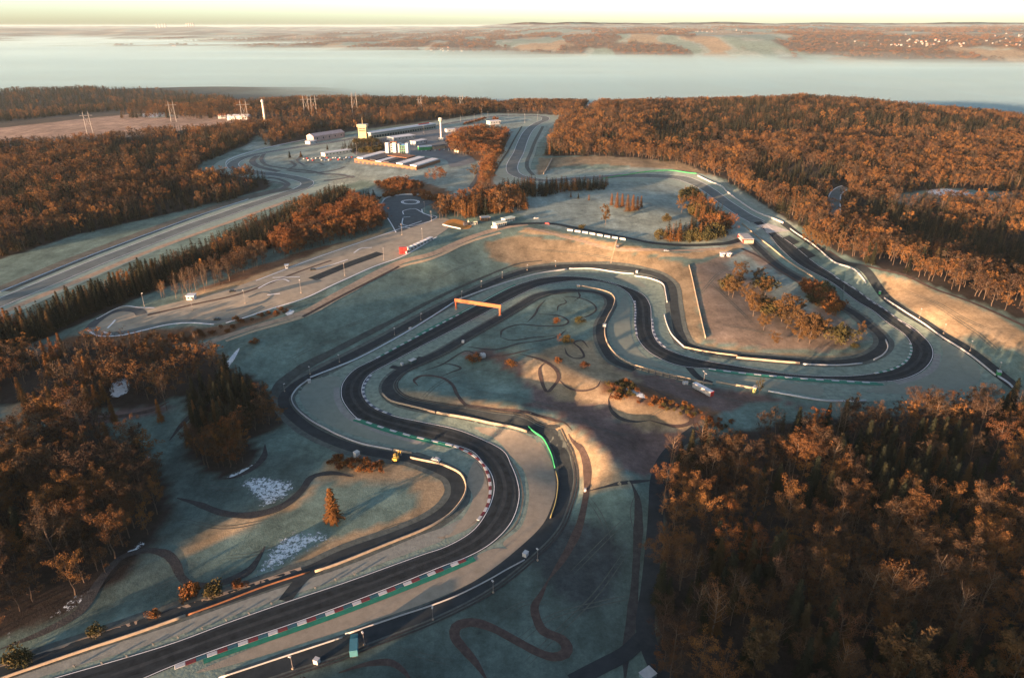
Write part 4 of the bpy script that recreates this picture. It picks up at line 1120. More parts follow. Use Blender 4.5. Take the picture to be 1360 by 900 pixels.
# the rest of each wood is one mass: points that carry light tree meshes
proto_col = bpy.data.collections.new('tree_shapes')
PI = {}
k = 0
for key in FARP:
    PI[key] = []
    for m_ in FARP[key]:
        o = bpy.data.objects.new('shape_%03d' % k, m_); proto_col.objects.link(o)
        PI[key].append(k); k += 1
ng = bpy.data.node_groups.new('wood', 'GeometryNodeTree')
ng.interface.new_socket('Geometry', in_out='INPUT', socket_type='NodeSocketGeometry')
ng.interface.new_socket('Geometry', in_out='OUTPUT', socket_type='NodeSocketGeometry')
gi = ng.nodes.new('NodeGroupInput'); go = ng.nodes.new('NodeGroupOutput')
ci = ng.nodes.new('GeometryNodeCollectionInfo'); ci.inputs['Collection'].default_value = proto_col
ci.inputs['Separate Children'].default_value = True; ci.inputs['Reset Children'].default_value = True
ip = ng.nodes.new('GeometryNodeInstanceOnPoints'); ip.inputs['Pick Instance'].default_value = True
def attr(name, typ):
    q = ng.nodes.new('GeometryNodeInputNamedAttribute'); q.data_type = typ; q.inputs['Name'].default_value = name
    return [s for s in q.outputs if s.enabled and s.name == 'Attribute'][0]
ng.links.new(gi.outputs[0], ip.inputs['Points']); ng.links.new(ci.outputs[0], ip.inputs['Instance'])
ng.links.new(attr('shape', 'INT'), ip.inputs['Instance Index'])
e2r = ng.nodes.new('FunctionNodeEulerToRotation')
ng.links.new(attr('turn', 'FLOAT_VECTOR'), e2r.inputs[0]); ng.links.new(e2r.outputs[0], ip.inputs['Rotation'])
ng.links.new(attr('grow', 'FLOAT_VECTOR'), ip.inputs['Scale'])
ng.links.new(ip.outputs[0], go.inputs[0])
def mass(name, rows, label):
    if not rows:
        return
    x = np.array([r_[2] for r_ in rows]); y = np.array([r_[3] for r_ in rows]); h = np.array([r_[4] for r_ in rows])
    me_ = bpy.data.meshes.new(name)
    me_.vertices.add(len(x)); me_.vertices.foreach_set('co', np.stack([x, y, Z(x, y) - .1], 1).astype(np.float32).ravel())
    a1 = me_.attributes.new('shape', 'INT', 'POINT'); a1.data.foreach_set('value', np.array([random.choice(PI[r_[1]]) for r_ in rows], np.int32))
    a2 = me_.attributes.new('turn', 'FLOAT_VECTOR', 'POINT'); a2.data.foreach_set('vector', np.stack([RNG.normal(0, .03, len(x)), RNG.normal(0, .03, len(x)), RNG.random(len(x)) * 6.28], 1).astype(np.float32).ravel())
    w_ = h * RNG.uniform(.7, 1.45, len(x))
    a3 = me_.attributes.new('grow', 'FLOAT_VECTOR', 'POINT'); a3.data.foreach_set('vector', np.stack([w_, w_, h], 1).astype(np.float32).ravel())
    o = link(name, me_, None, kind='stuff', label=label)
    md = o.modifiers.new('wood', 'NODES'); md.node_group = ng
for wi in range(SW + 1):
    lab = WOODS[wi][6] if wi < SW else 'the wooded slope behind the viewpoint'
    mass('woodland', [TREES[i] for i in range(len(TREES)) if TREES[i][0] == wi and not single[i]], 'massed bare and evergreen trees of ' + lab)

# wooded hills beyond the fog: clumps of crowns, one mass
q = RNG.random((60000, 2))
fx_ = (q[:, 0] - .5) * 2; fd = 4800 + 9500 * q[:, 1] ** 1.3
X = fx_ * fd * .86; Y = fd * np.ones_like(X)
zz = Z(X, Y)
k_ = (wood_at(X, Y) > .55) & (zz > -62) & (RNG.random(len(X)) < .55)
rows = [(0, 'bush' if random.random() < .25 else 'broad', float(x), float(y), float(h)) for x, y, h in zip(X[k_], Y[k_], RNG.uniform(14, 24, int(k_.sum())))]
def far_mass(name, rows, label):
    mass(name, rows, label)
    o = [q_ for q_ in COL.objects if q_.name.startswith(name)][-1]
    n_ = len(rows); h = np.array([r_[4] for r_ in rows]); w_ = h * RNG.uniform(1.6, 2.8, n_)
    o.data.attributes['grow'].data.foreach_set('vector', np.stack([w_, w_, h], 1).astype(np.float32).ravel())
far_mass('far_woodland', rows, 'brown woods on the hills beyond the fog')

# ================================================================== THINGS
M_WALL = mat('concrete_barrier', (.30, .24, .17), .9, .2, .5, .2)
M_TYRE = mat('tyre_rubber', (.05, .045, .045), .9, .3, 1.2)
M_STEEL = mat('galvanised_steel', (.45, .46, .46), .45, .15, 1.0, metal=.6)
M_DSTEEL = mat('dark_steel', (.10, .10, .10), .6, .2, 1.0)
M_WPAINT = mat('white_paint', (.37, .37, .355), .6, .12, .8)
M_GLASS = mat('dark_glass', (.020, .045, .045), .12, .2, .5, spec=.6)
M_RED = mat('red_paint', (.42, .035, .028), .55, .2, .6)
M_ORANGE = mat('orange_board', (.36, .085, .025), .6, .15, .4)
M_BROWNW = mat('brown_cladding', (.19, .085, .04), .8, .25, .6)
M_ROOFD = mat('dark_roof', (.045, .043, .045), .8, .2, .3)
M_ROOFW = mat('pale_roof', (.50, .50, .49), .7, .12, .3)
M_TEAL = mat('teal_paint', (.02, .10, .12), .5, .2, .8)
M_YELLOW = mat('yellow_render', (.40, .31, .16), .8, .15, .4)
M_CREAM = mat('cream_render', (.52, .46, .36), .8, .15, .4)
M_GREENP = mat('green_paint', (.03, .22, .08), .6, .2, .8)
M_TILE = mat('roof_tile', (.28, .11, .06), .85, .25, 1.0)
M_POLE = mat('lamp_pole_paint', (.16, .15, .14), .5, .15, 1.0)

# ---------------- kerbs: each painted block is a piece of the track
box_me = {}
def block_mesh(m_):
    if m_ not in box_me:
        b_ = MB(); b_.box((0, 0, 0), (1, 1, .14), taper=.94)
        q = b_.mesh('kerb_block'); q.materials.append(m_); box_me[m_] = q
    return box_me[m_]
M_KR = mat('kerb_red', (.11, .020, .024), .7, .2, .8); M_KB = mat('kerb_blue', (.02, .075, .095), .7, .2, .8); M_KD = mat('kerb_dark', (.05, .06, .09), .7, .2, .8); M_KW = mat('kerb_white', (.36, .37, .37), .65, .12, .8)
def kerb(s, cols, L=3.2, w=1.3, shift=0.0):
    c = path(s, .8)
    if shift:
        c = c + normals(c) * shift
    d = np.concatenate([[0], np.cumsum(np.linalg.norm(np.diff(c, axis=0), axis=1))])
    n_ = int(d[-1] / L)
    for i in range(n_):
        m_ = cols[i % len(cols)]
        x0, y0 = [np.interp(i * L, d, c[:, k]) for k in (0, 1)]; x1, y1 = [np.interp((i + 1) * L, d, c[:, k]) for k in (0, 1)]
        z0, z1 = Zs(x0, y0), Zs(x1, y1)
        o = bpy.data.objects.new('kerb_block', block_mesh(m_)); COL.objects.link(o)
        o.location = ((x0 + x1) / 2, (y0 + y1) / 2, (z0 + z1) / 2 + .34)
        o.rotation_euler = (0, -math.atan2(z1 - z0, math.hypot(x1 - x0, y1 - y0)), math.atan2(y1 - y0, x1 - x0))
        o.scale = (math.hypot(x1 - x0, y1 - y0) * .985, w, 1); o.parent = track
def strip(s, w, shift):
    c = path(s); c = c + normals(c) * shift
    ribbon('painted_runoff', c, w, .30, M_GREEN, track)
WRB = (M_KW, M_KR, M_KB); WD = (M_KW, M_KD); WR = (M_KW, M_KR)
k1 = '232,887 302.7,861.5 380,835 460,806.5 530,779.5 592,754.5 625,741'
kerb(k1, WRB, 3.0, 1.5); strip('270,876 302.7,864 380,838 460,809.5 530,782.5 592,757.5 629,741', 2.6, -.6)
k2 = '472,556 509,568.5 538,577 572,585 601,592'
strip(k2, 2.6, -.8); kerb(k2, (M_KW, M_GREEN), 3.6, 1.2)
kerb('603,592.5 618,599 630,606 641,616 648,630 651,645 650,662 645,677 634,692', WR, 2.8, 1.2)
kerb('493,498 483,514 485,529 498,542 520,551.5', WD, 2.8, 1.3)
k3 = '555,446 590,428 634,405.5 661,391 686,378.5'
strip(k3, 2.0, .9); kerb('500,476 530,460 561,443.5 590,428 615,415', (M_KW, M_GREEN), 3.4, 1.2)
kerb('843,400 844,415 843.5,430 846,447', WD, 3.0, 1.2); kerb('866,424 868,440 874,452 884,462', WD, 3.0, 1.2)
strip('941,490.5 992,497 1070,504.5 1110,507 1172,510', 2.6, -.8); kerb('941,490 992,496.5 1070,503.5 1110,506 1172,509', (M_KW, M_GREEN), 4.0, 1.2)
kerb('1209,456 1210,467 1202,481 1184,491 1160,496.5', (M_KW, M_GREEN), 2.8, 1.3)
kerb('1110,369 1150,395 1191,423 1216,441', (M_KW, M_KD), 4.0, .9)

# ---------------- barriers
BG = 'circuit barriers'
def barrier(s, label, h=1.1, th=.9, m_=M_WALL, name='barrier_wall', cap=None):
    c = path(s, 3.0); h *= .85; th *= .7
    o = thing(name, label, 'barrier', (c[0][0], c[0][1], Zs(*c[0])), 0, BG)
    me_ = wall_mesh(c, h, th); me_.transform(Matrix.Translation(-Vector(o.location)))
    link('wall', me_, m_, o)
    me_ = wall_mesh(c, h + .06, th * .55, h + .004); me_.transform(Matrix.Translation(-Vector(o.location)))
    link('cap_rail', me_, cap or m_, o)
    return o
barrier('-20,911 8,900 60,882 125,860 180,842 247,818.5', 'tan barrier along the lower straight beside the service road')
barrier('418.6,760 450,749 517.6,722 560,705 578.5,696 597,684 609,671 617,658 619,645 612,630 598,622 585,617 545,608.5', 'tan barrier curling inside the lower bend')
barrier('247,818.5 300,799 350,780 412,760', 'brown slatted fence between barrier and service road crossing', .9, .3, M_BROWNW, 'slat_fence', M_BROWNW)
barrier('409.5,505 395,516 387.5,528 390,538 397.6,547 414.6,560 433,570 450,578.6 481,590 521,598', 'long white barrier round the left hairpin gravel trap', 1.0, .6, M_WPAINT)
barrier('523,598.5 535,600.5 547,602.5', 'short tan barrier beside the digger', 1.1, .9)
barrier('412,502 450,487 474,477 545,438.7 603,402', 'pale barrier at the foot of the shaded bank', 1.0, .6, M_STEEL)
barrier('610,398 650,383 687,371 720.5,362.6 753,358', 'white barrier outside the top bend below the grass bank', 1.1, .7, M_WPAINT)
barrier('756,357.5 788,357.5 842,364', 'white barrier below the lit bank', 1.1, .8, M_WPAINT)
barrier('843,367 862,370 879.5,377 884,390 886,402', 'white barrier curving down the bank foot', 1.1, .8, M_WPAINT)
barrier('882,418 886,432 893,446 908,461', 'white barrier outside the second esses bend', 1.0, .7, M_WPAINT)
barrier('908,461.5 934,467 979,473', 'pale barrier below the plateau wall', 1.1, .8)
barrier('978,475.5 1020,479.5 1062,483', 'sunlit tan barrier between track and plateau road', 1.3, 1.0)
barrier('1066,484 1110,485.5 1145,483', 'low grey barrier inside the right hairpin', .9, .6, M_STEEL)
barrier('1160,478.5 1172,472 1179,462 1176,452', 'short white barrier on the inside of the right hairpin', 1.0, .8, M_WPAINT)
barrier('767,380 784.5,383 808,389 816,396 815,406 808,420 803,431', 'tan barrier on the infield side of the first esses bend', 1.2, .9)
barrier('803,436 804,448 810,462 820,473.6 832,481 843,486.5', 'sunlit tan barrier above the motocross hills', 1.2, .9)
barrier('843,487 880,497 918,505 946,511', 'tan barrier behind the slatted debris fence', 1.2, .8)
barrier('951,508 975,512 999,516', 'tan barrier by the yellow roadside tree', 1.2, .9)
barrier('1020,520 1070,529 1099,533 1150,533', 'grey barrier below the right hairpin', 1.0, .8, M_STEEL)
barrier('508,524 519,533 560,543.5 578,548.5', 'tan barrier at the tip of the infield', 1.1, .8)
barrier('580,549 640,560 700,574', 'sunlit tan barrier ending at the green rail', 1.3, 1.0)
barrier('702,567.5 720,581.5 732,603 737,622', 'bright green rail on the outside of the lower bend', 1.0, .6, mat('bright_green_rail', (.02, .24, .09), .6, .15, .8), 'green_rail', M_GREENP)
barrier('738,626 741,641 738,668 731,689', 'dark tyre barrier with yellow edge on the lower bend', .9, .9, M_TYRE, 'tyre_barrier', mat('yellow_edge', (.26, .23, .07), .7, .2, 2.0))
barrier('291,901 399,865.5 440,852 455,847', 'thin white rail below the lower straight', .8, .3, M_WPAINT, 'white_rail')
barrier('458.6,843 531,818.5 575,804 609,790.6 651,769.5 670,758.5 697,744', 'long thin white rail outside the lower gravel strip', .8, .3, M_WPAINT, 'white_rail')
barrier('1049,304 1082,327 1116,352 1150,376', 'white barrier along the wooded side of the right straight', 1.1, .7, M_WPAINT)
barrier('1174,396 1204,416 1238,438.7 1289,472.5 1322,499', 'white barrier below the dry field', 1.1, .7, M_WPAINT)
barrier('1325,500 1340,510 1348,519', 'grey barrier at the far tip of the right gravel trap', 1.1, .8, M_STEEL)
barrier('985,297 1010,318 1045,346 1082,370', 'tan barrier on the inner side of the right straight', 1.1, .8)
barrier('926,234 943,242 958,248 964,254 974,262 985,270 1000,280 1018,288 1040,297', 'white barrier wall curving round the top of the right straight', 1.8, 1.0, M_WPAINT)
barrier('915,352 919,368 926,400 937,449', 'pale wall along the plateau edge', 1.2, .8)
barrier('733,212 728,222 722,232', 'pale ramp wall beside the far dry bank', 2.0, 1.5)
barrier('800,238 830,233 890,227 925,231', 'green advertising fence along the far dry bank', 1.4, .5, M_GREENP, 'green_fence', M_GREENP)
barrier('588,299 600,302 612,304.5', 'low white wall round the orange sand', 1.2, 1.0, M_WPAINT)
barrier('506,271 514,262.5 537,258.5 564,259.5 583,265', 'white rim wall of the skid pan', .9, .8, M_WPAINT)
barrier('300,222 302,214 320,206 341,200 380,191 430,182', 'pale barrier round the far left bend', 1.0, .7, M_STEEL)
barrier('0,388 130,336 260,288 330,265', 'grey rail beside the left straight', .9, .4, M_STEEL)

# ---------------- debris fence with posts
c = path('843,489.5 880,499.5 918,508', 4.4)
fe = thing('debris_fence', 'slatted debris fence with dark posts above the brown yard', 'fence', (c[0][0], c[0][1], Zs(*c[0])))
ol = Vector(fe.location)
pm = MB(); pm.box((0, 0, 1.0), (.5, 1.2, 2.4), taper=.9); pm = pm.mesh('post'); pm.materials.append(M_DSTEEL)
for q in c:
    link('post', pm, None, fe).location = Vector((q[0], q[1], Zs(*q))) - ol
me_ = wall_mesh(c, 2.5, .18, 2.15); me_.transform(Matrix.Translation(-ol)); link('top_rail', me_, M_WALL, fe)
me_ = wall_mesh(c + normals(c) * .25, .5, .12, -.2); me_.transform(Matrix.Translation(-ol)); link('bottom_board', me_, M_WALL, fe)

# ---------------- white wall panels along the upper road
c = path('752,306 775,309.5 800,314 832,319.5', .5)
d = np.concatenate([[0], np.cumsum(np.linalg.norm(np.diff(c, axis=0), axis=1))])
pw = thing('panel_wall', 'row of white advertising panels along the road on the bank', 'panel wall', (c[0][0], c[0][1], Zs(*c[0])))
ol = Vector(pw.location)
pm = MB(); pm.box((0, 0, .75), (5.0, .35, 1.7)); pm = pm.mesh('panel'); pm.materials.append(M_WPAINT)
n_ = int(d[-1] / 6.6)
for i in range(n_):
    t_ = (i + .5) * d[-1] / n_
    x, y = np.interp(t_, d, c[:, 0]), np.interp(t_, d, c[:, 1]); x1, y1 = np.interp(t_ + 1, d, c[:, 0]), np.interp(t_ + 1, d, c[:, 1])
    o = link('panel', pm, None, pw); o.location = Vector((x, y, Zs(x, y))) - ol; o.rotation_euler[2] = math.atan2(y1 - y, x1 - x)

# ---------------- lamp posts, camera posts
def post(px, py, h, label, lamp=1, group='slim posts round the circuit', m_=M_POLE):
    x, y, z = G(px, py)
    o = thing('lamp_post', label, 'lamp post', (x, y, z), random.random() * 3, group)
    b_ = MB(); b_.tube([(0, 0, -.3), (0, 0, h)], .10 if h < 8 else .15, .06 if h < 8 else .09, 6); b_.build('pole', m_, o)
    b_ = MB(); b_.box((0, 0, .25), (.6, .6, .6)); b_.build('base', M_WALL, o)
    b_ = MB()
    if lamp == 2:
        b_.tube([(-1.3, 0, h + .1), (0, 0, h - .1), (1.3, 0, h + .1)], .07, .07, 5); b_.build('arm', m_, o)
        for sx in (-1.5, 1.5):
            b_ = MB(); b_.box((sx, 0, h + .1), (.9, .45, .25)); b_.build('lamp_head', M_WPAINT, o)
    else:
        b_.box((.35, 0, h + .12), (.9, .5, .32)); b_.build('lamp_head', M_WPAINT, o)
    return o
WH = 'slim grey camera post beside the road at the bank foot'
for p in ((613, 395), (639, 381), (667, 369), (700, 359), (738, 354), (451, 481), (412, 497), (524, 445), (559, 425), (378, 520)):
    post(*p, 4.5, WH)
FD = 'pale post at the fence below the dry field'
for p in ((1221, 422), (1253, 443), (1288, 466), (1326, 495)):
    post(*p, 6, FD, group='posts below the dry field')
BR = 'thin post beside the lower infield service road'
for p in ((575, 823), (655, 787), (714, 744), (389, 888), (484, 856)):
    post(*p, 5, BR, group='posts of the lower infield road')
KP = 'tall slim floodlight post on the kart circuit'
for p in ((192, 407), (326, 403), (400, 389), (458, 366), (510, 345), (561, 318), (256, 412), (564, 281), (573, 294), (534, 312)):
    post(*p, 9, KP, group='kart circuit floodlights')
post(934, 511, 7.5, 'double armed lamp post beside the silver trailer', 2, None)
PD = 'tall light mast on the paddock apron'
for p in ((563, 180), (630, 163), (648, 160), (675, 158), (697, 163), (714, 160), (612, 166), (474, 205), (640, 156)):
    post(*p, 14, PD, group='paddock light masts')
# marker posts on the verge of the lower straight
for p in ((99, 886), (136, 882), (169, 873), (204, 857), (237, 848), (269, 836), (301, 825), (331, 816), (361, 803), (419, 782), (446, 771), (471, 764)):
    x, y, z = G(*p)
    o = thing('marker_board', 'small dark marker board on the verge of the lower straight', 'marker board', (x, y, z + .1), -.25, 'marker boards of the lower straight')
    b_ = MB(); b_.box((0, 0, .7), (.75, .16, .9)); b_.build('board', mat('dark_board', (.035, .04, .045), .7, .2, 1.0), o)
    b_ = MB(); b_.tube([(0, 0, -.2), (0, 0, .35)], .07, .07, 5); b_.build('stand', M_DSTEEL, o)

# ---------------- orange gantry over the track
a_, b2 = G(606, 411), G(664, 419)
L = float(np.hypot(*(b2 - a_)[:2])); rz = math.atan2(b2[1] - a_[1], b2[0] - a_[0])
gz_ = (a_[2] + b2[2]) / 2
o = thing('gantry', 'orange banner gantry spanning the shaded stadium track', 'gantry', (a_[0], a_[1], gz_), rz)
for x in (0, L):
    b_ = MB(); b_.box((x, 0, 2.8), (.9, 1.1, 6.2)); b_.build('leg', M_ORANGE, o)
    b_ = MB(); b_.box((x, 0, .25), (1.8, 2.0, .7)); b_.build('footing', M_WALL, o)
b_ = MB(); b_.box((L / 2, 0, 6.7), (L + 1.6, .8, 1.9)); bm_ = b_.build('banner', M_ORANGE, o)
for z_ in (5.65, 7.72):
    b_ = MB(); b_.box((L / 2, 0, z_), (L + 1.8, 1.1, .14)); b_.build('truss_rail', mat('orange_steel', (.45, .16, .05), .6, .2, .6), bm_)

# ---------------- red tunnel portal by the right straight
x, y, z = G(984, 319)
dx, dy, _ = G(992, 322) - G(976, 304)
o = thing('tunnel_portal', 'red and white tunnel portal where the road ducks under the right straight', 'portal', (x, y, z), math.atan2(dy, dx))
b_ = MB(); b_.box((0, 0, 1.6), (17, .9, 3.6)); fb = b_.build('face_wall', M_RED, o)
b_ = MB(); b_.box((0, -.5, 3.1), (15, .12, .7)); b_.build('white_band', M_WPAINT, fb)
b_ = MB(); b_.add([(-7.5, -.55, .2), (7.5, -.55, .2), (0, -.55, 2.8)], [(0, 1, 2)]); b_.add([(-7.5, -.5, .2), (7.5, -.5, .2), (0, -.5, 2.8)], [(2, 1, 0)]); b_.build('white_chevron', M_WPAINT, fb)
for sx in (-8.6, 8.6):
    b_ = MB(); b_.box((sx, 4, 1.2), (.6, 8, 3.0)); b_.build('wing_wall', M_WALL, o)
b_ = MB(); b_.box((0, 4.2, 3.5), (17.4, 8.2, .35)); b_.build('deck', M_PALE, o)

# ---------------- buildings
def faced(pa, pb, name, label, cat='building', group=None):
    """origin at the middle of the base edge seen from pa to pb (photo pixels); +y goes away from the viewer"""
    A, B = G(*pa), G(*pb)
    L_ = float(np.hypot(*(B - A)[:2])); m_ = (A + B) / 2
    return thing(name, label, cat, (m_[0], m_[1], min(A[2], B[2])), math.atan2(B[1] - A[1], B[0] - A[0]), group), L_
def bar(o, name, c_, d_, m_, parent=None):
    b_ = MB(); b_.box(c_, d_); return b_.build(name, m_, parent or o)
def windows(o, wall, L_, y, z0, rows, cols, w, h, dz, mat_=M_GLASS, frame=M_WPAINT, margin=.08):
    for r_ in range(rows):
        for q in range(cols):
            x = -L_ / 2 + L_ * (margin + (1 - 2 * margin) * (q + .5) / cols)
            f_ = bar(o, 'window', (x, y - .04, z0 + r_ * dz), (w + .3, .12, h + .3), frame, wall)
# office block: white stair towers and green glass
o, L = faced((513, 208), (531, 208), 'office_block', 'white paddock office block with green glass front and stair towers')
wv_ = bar(o, 'wall', (0, 7, 8), (L, 13.5, 16.6), M_WPAINT)
for q in (-1, 1):
    bar(o, 'stair_tower', (q * L * .27 - 2, -.9, 8.9), (4.2, 3.2, 18.4), M_WPAINT)
for r_ in range(5):
    for q in range(3):
        bar(o, 'window', (-L * .05 + q * 1.4 - .5, -.06, 2.5 + r_ * 3), (1.2, .2, 1.9), M_GLASS, wv_)
gl = bar(o, 'glass_wing', (L / 2 + 4.2, 5, 7.3), (8.2, 12, 15), M_GLASS)
for r_ in range(5):
    bar(o, 'floor_band', (L / 2 + 4.2, -1.05, 1.6 + r_ * 3.1), (8.4, .25, .5), M_GREENP, gl)
for q in range(4):
    bar(o, 'mullion', (L / 2 + .9 + q * 2.3, -1.1, 7.4), (.22, .22, 14.6), M_WPAINT, gl)
bar(o, 'stair_tower', (L / 2 + 10, 4.5, 8.6), (3.4, 11, 17.6), M_WPAINT)
bar(o, 'roof_plant', (0, 8, 17.2), (L * .5, 6, 1.8), M_BROWNW)
# paddock hall: low, brown fascia, alternating roof strips
A, B, Cc, D = G(471, 216), G(553, 226), G(588, 216), G(505, 206)
ang = math.atan2(B[1] - A[1], B[0] - A[0]); LX = float(np.hypot(*(B - A)[:2])); LY = float(np.hypot(*(D - A)[:2]))
LY = min(LY, 120)
o = thing('paddock_hall', 'low paddock hall with brown fascia and striped pale and dark roofs', 'building', tuple(A), ang)
sk = math.atan2(D[1] - A[1], D[0] - A[0]) - ang
ux, uy = math.cos(sk), math.sin(sk)
def skew_box(name, x0, x1, t0, t1, z0, z1, m_, parent):
    vs = []
    for z_ in (z0, z1):
        for x, t_ in ((x0, t0), (x1, t0), (x1, t1), (x0, t1)):
            vs.append((x + ux * t_ * LY, uy * t_ * LY, z_))
    b_ = MB(); b_.add(vs, [(3, 2, 1, 0), (4, 5, 6, 7), (0, 1, 5, 4), (1, 2, 6, 5), (2, 3, 7, 6), (3, 0, 4, 7)])
    return b_.build(name, m_, parent)
hw = skew_box('fascia_wall', 0, LX, 0, 1, -1.0, 5.0, M_BROWNW, o)
sx = np.linspace(.015, .985, 10)
for i in range(9):
    skew_box('roof_strip', LX * sx[i] + .5, LX * sx[i + 1] - .5, .02 if i % 2 else .06, .98, 5.03, 5.7 if i % 2 else 6.4, M_ROOFD if i in (1, 2, 4, 5, 7) else M_ROOFW, o)
skew_box('court', LX * .30, LX * .62, .60, .97, 6.42, 6.9, M_BROWNW, o)
for q in range(14):
    x = LX * (q + .5) / 14
    bar(o, 'gate', (x, -.08, 1.6), (LX / 14 * .6, .2, 2.6), M_ROOFD, hw)
# pit building along the start straight
o, L = faced((493, 184), (579, 170), 'pit_building', 'long white roofed pit building along the start straight')
wv_ = bar(o, 'wall', (0, 7, 3.4), (L, 13, 8.2), mat('grey_green_wall', (.20, .23, .21), .8, .2, .3))
bar(o, 'roof', (0, 7, 7.9), (L + 3, 16.5, .8), M_ROOFW)
for q in range(26):
    bar(o, 'garage_door', (-L / 2 + L * (q + .5) / 26, .42, 1.9), (L / 26 * .72, .25, 3.6), M_GLASS, wv_)
bar(o, 'balcony', (0, -.6, 4.6), (L, 2.0, .35), M_PALE)
bar(o, 'red_sign', (L * .36, 8, 9.2), (24, 1.0, 1.6), M_RED)
# yellow race control
o, L = faced((475, 184), (488, 184), 'control_tower', 'yellow race control block with antenna at the end of the pits')
wv_ = bar(o, 'wall', (0, 6, 8), (12, 11, 17), M_YELLOW)
for r_ in range(2):
    bar(o, 'window_band', (0, .45, 11 + r_ * 3.2), (10.5, .2, 1.5), M_GLASS, wv_)
bar(o, 'upper_storey', (0, 6, 18.3), (14.5, 13, 3.2), M_YELLOW)
b_ = MB(); b_.tube([(0, 6, 19.8), (0, 6, 31)], .4, .12, 6); b_.build('antenna', M_YELLOW, o)
bar(o, 'roof_slab', (0, 6, 20.1), (15, 13.6, .35), M_PALE)
# white timing tower
x, y, z = G(586, 186)
o = thing('timing_tower', 'tall slim white timing tower with a drum top in the paddock', 'tower', (x, y, z))
b_ = MB(); b_.lathe([(1.5, -.5), (1.3, 6), (1.15, 27)], n=12); b_.build('shaft', M_WPAINT, o, True)
b_ = MB(); b_.lathe([(1.3, 26.6), (2.9, 28), (3.1, 30.8), (2.2, 32)], n=14); b_.build('drum', M_CREAM, o, True)
bar(o, 'base_hut', (0, -1, 1.6), (7, 6, 3.8), M_WPAINT)
for z_ in (28.7, 30):
    b_ = MB(); b_.lathe([(3.14, z_), (3.14, z_ + .5)], n=14); b_.build('window_band', M_GLASS, o)
def hut(pa, pb, depth, h, label, wall=M_CREAM, roof=M_ROOFW, gable=0, win=3, cat='building', name='hut', group=None, door=True):
    o, L_ = faced(pa, pb, name, label, cat, group)
    w_ = bar(o, 'wall', (0, depth / 2, h / 2 - .4), (L_, depth, h + .8), wall)
    if gable:
        b_ = MB(); b_.gable((0, depth / 2, h - .02), (L_, depth), gable); b_.build('roof', roof, o)
    else:
        bar(o, 'roof', (0, depth / 2, h + .16), (L_ + .8, depth + .8, .3), roof)
    for q in range(win):
        bar(o, 'window', (-L_ / 2 + L_ * (q + .6) / (win + .2), -.05, h * .58), (min(1.6, L_ / (win + 1) * .6), .14, h * .32), M_GLASS, w_)
    if door:
        bar(o, 'door', (L_ / 2 - min(1.4, L_ * .15), -.06, h * .36), (min(1.1, L_ * .2), .16, h * .72), M_ROOFD, w_)
    return o
hut((417, 189), (458, 182), 16, 8, 'pink grey barn hall beside the start straight', mat('pinkish_cladding', (.30, .22, .20), .8, .2, .3), mat('pink_grey_roof', (.34, .27, .26), .8, .2, .3), 3.5, 5)
hut((412, 192), (421, 190), 9, 4, 'small white shed beside the barn hall', M_WPAINT, M_ROOFW, 0, 2)
hut((432, 208), (468, 202), 9, 4, 'long low cream office hut left of the paddock hall', M_CREAM, M_ROOFW, 0, 8)
hut((523, 188), (552, 184), 18, 5, 'flat roofed grey hospitality pavilion behind the office block', M_PALE, M_ROOFW, 0, 6)
hut((552, 193), (567, 190), 10, 5, 'small pale pavilion beside the timing tower', M_WPAINT, M_ROOFW, 0, 3)
hut((557, 200), (574, 199), 8, 4.5, 'green and white service tent on the apron', M_GREENP, M_ROOFW, 1.5, 0)
hut((576, 199), (593, 197), 8, 4.5, 'dark roofed service canopy on the apron', M_WALL, M_ROOFD, 0, 0)
hut((594, 176), (606, 175), 8, 4.5, 'small white kiosk above the russet paddock wood', M_WPAINT, M_ROOFW, 0, 2)
hut((651, 166), (665, 165), 12, 6, 'white medical building in the far loop', M_WPAINT, M_ROOFW, 0, 4)
hut((653, 178), (676, 174), 16, 4.5, 'dark roofed garage block beside the far short straight', M_PALE, M_ROOFD, 0, 6)
hut((657, 182), (678, 179), 9, 4, 'teal grey flat shed below the garage block', mat('teal_grey_wall', (.13, .18, .18), .8, .2, .3), mat('teal_grey_roof', (.24, .28, .28), .8, .2, .3), 0, 3)
hut((609, 203), (640, 199), 9, 4, 'tan roofed lodge among the russet paddock trees', M_CREAM, mat('tan_roof', (.34, .25, .15), .8, .2, .3), 1.6, 4)
hut((659, 302), (673, 299), 5.5, 3.2, 'cream gate house with green band nearest the orange sand', M_CREAM, mat('green_white_roof', (.42, .50, .42), .7, .12, .3), 0, 5)
hut((671, 296), (684, 293), 5.5, 3.2, 'cream gate house behind the first gate house', M_CREAM, mat('green_white_roof', (.42, .50, .42), .7, .12, .3), 0, 5)
hut((624, 299), (634, 298), 6, 3, 'small gabled cottage with dark green roof behind the orange sand', M_CREAM, mat('dark_green_roof', (.05, .08, .06), .8, .2, .5), 2.4, 2)
hut((640, 294), (651, 293), 5.5, 3, 'white roofed cabin under the tall belt', M_BROWNW, M_WPAINT, 0, 3)
hut((248, 399), (258, 398.5), 4.5, 3, 'small white timing hut beside the kart circuit', M_WPAINT, M_ROOFW, 0, 2)
hut((379, 357), (383.5, 356.5), 2.5, 2.6, 'white box hut at the edge of the russet thicket', M_WPAINT, M_ROOFW, 0, 1)
hut((81, 546), (96, 542), 4, 2.8, 'pale green hut half hidden by orange larches', mat('pale_green_boards', (.20, .26, .22), .8, .2, .6), M_PALE, 0, 2)
for p in ((957.5, 341), (966, 341)):
    hut((p[0], p[1]), (p[0] + 5, p[1]), 2.6, 2.8, 'white site container standing on the plateau', M_WPAINT, M_ROOFW, 0, 1, 'container', 'site_container', 'plateau containers')
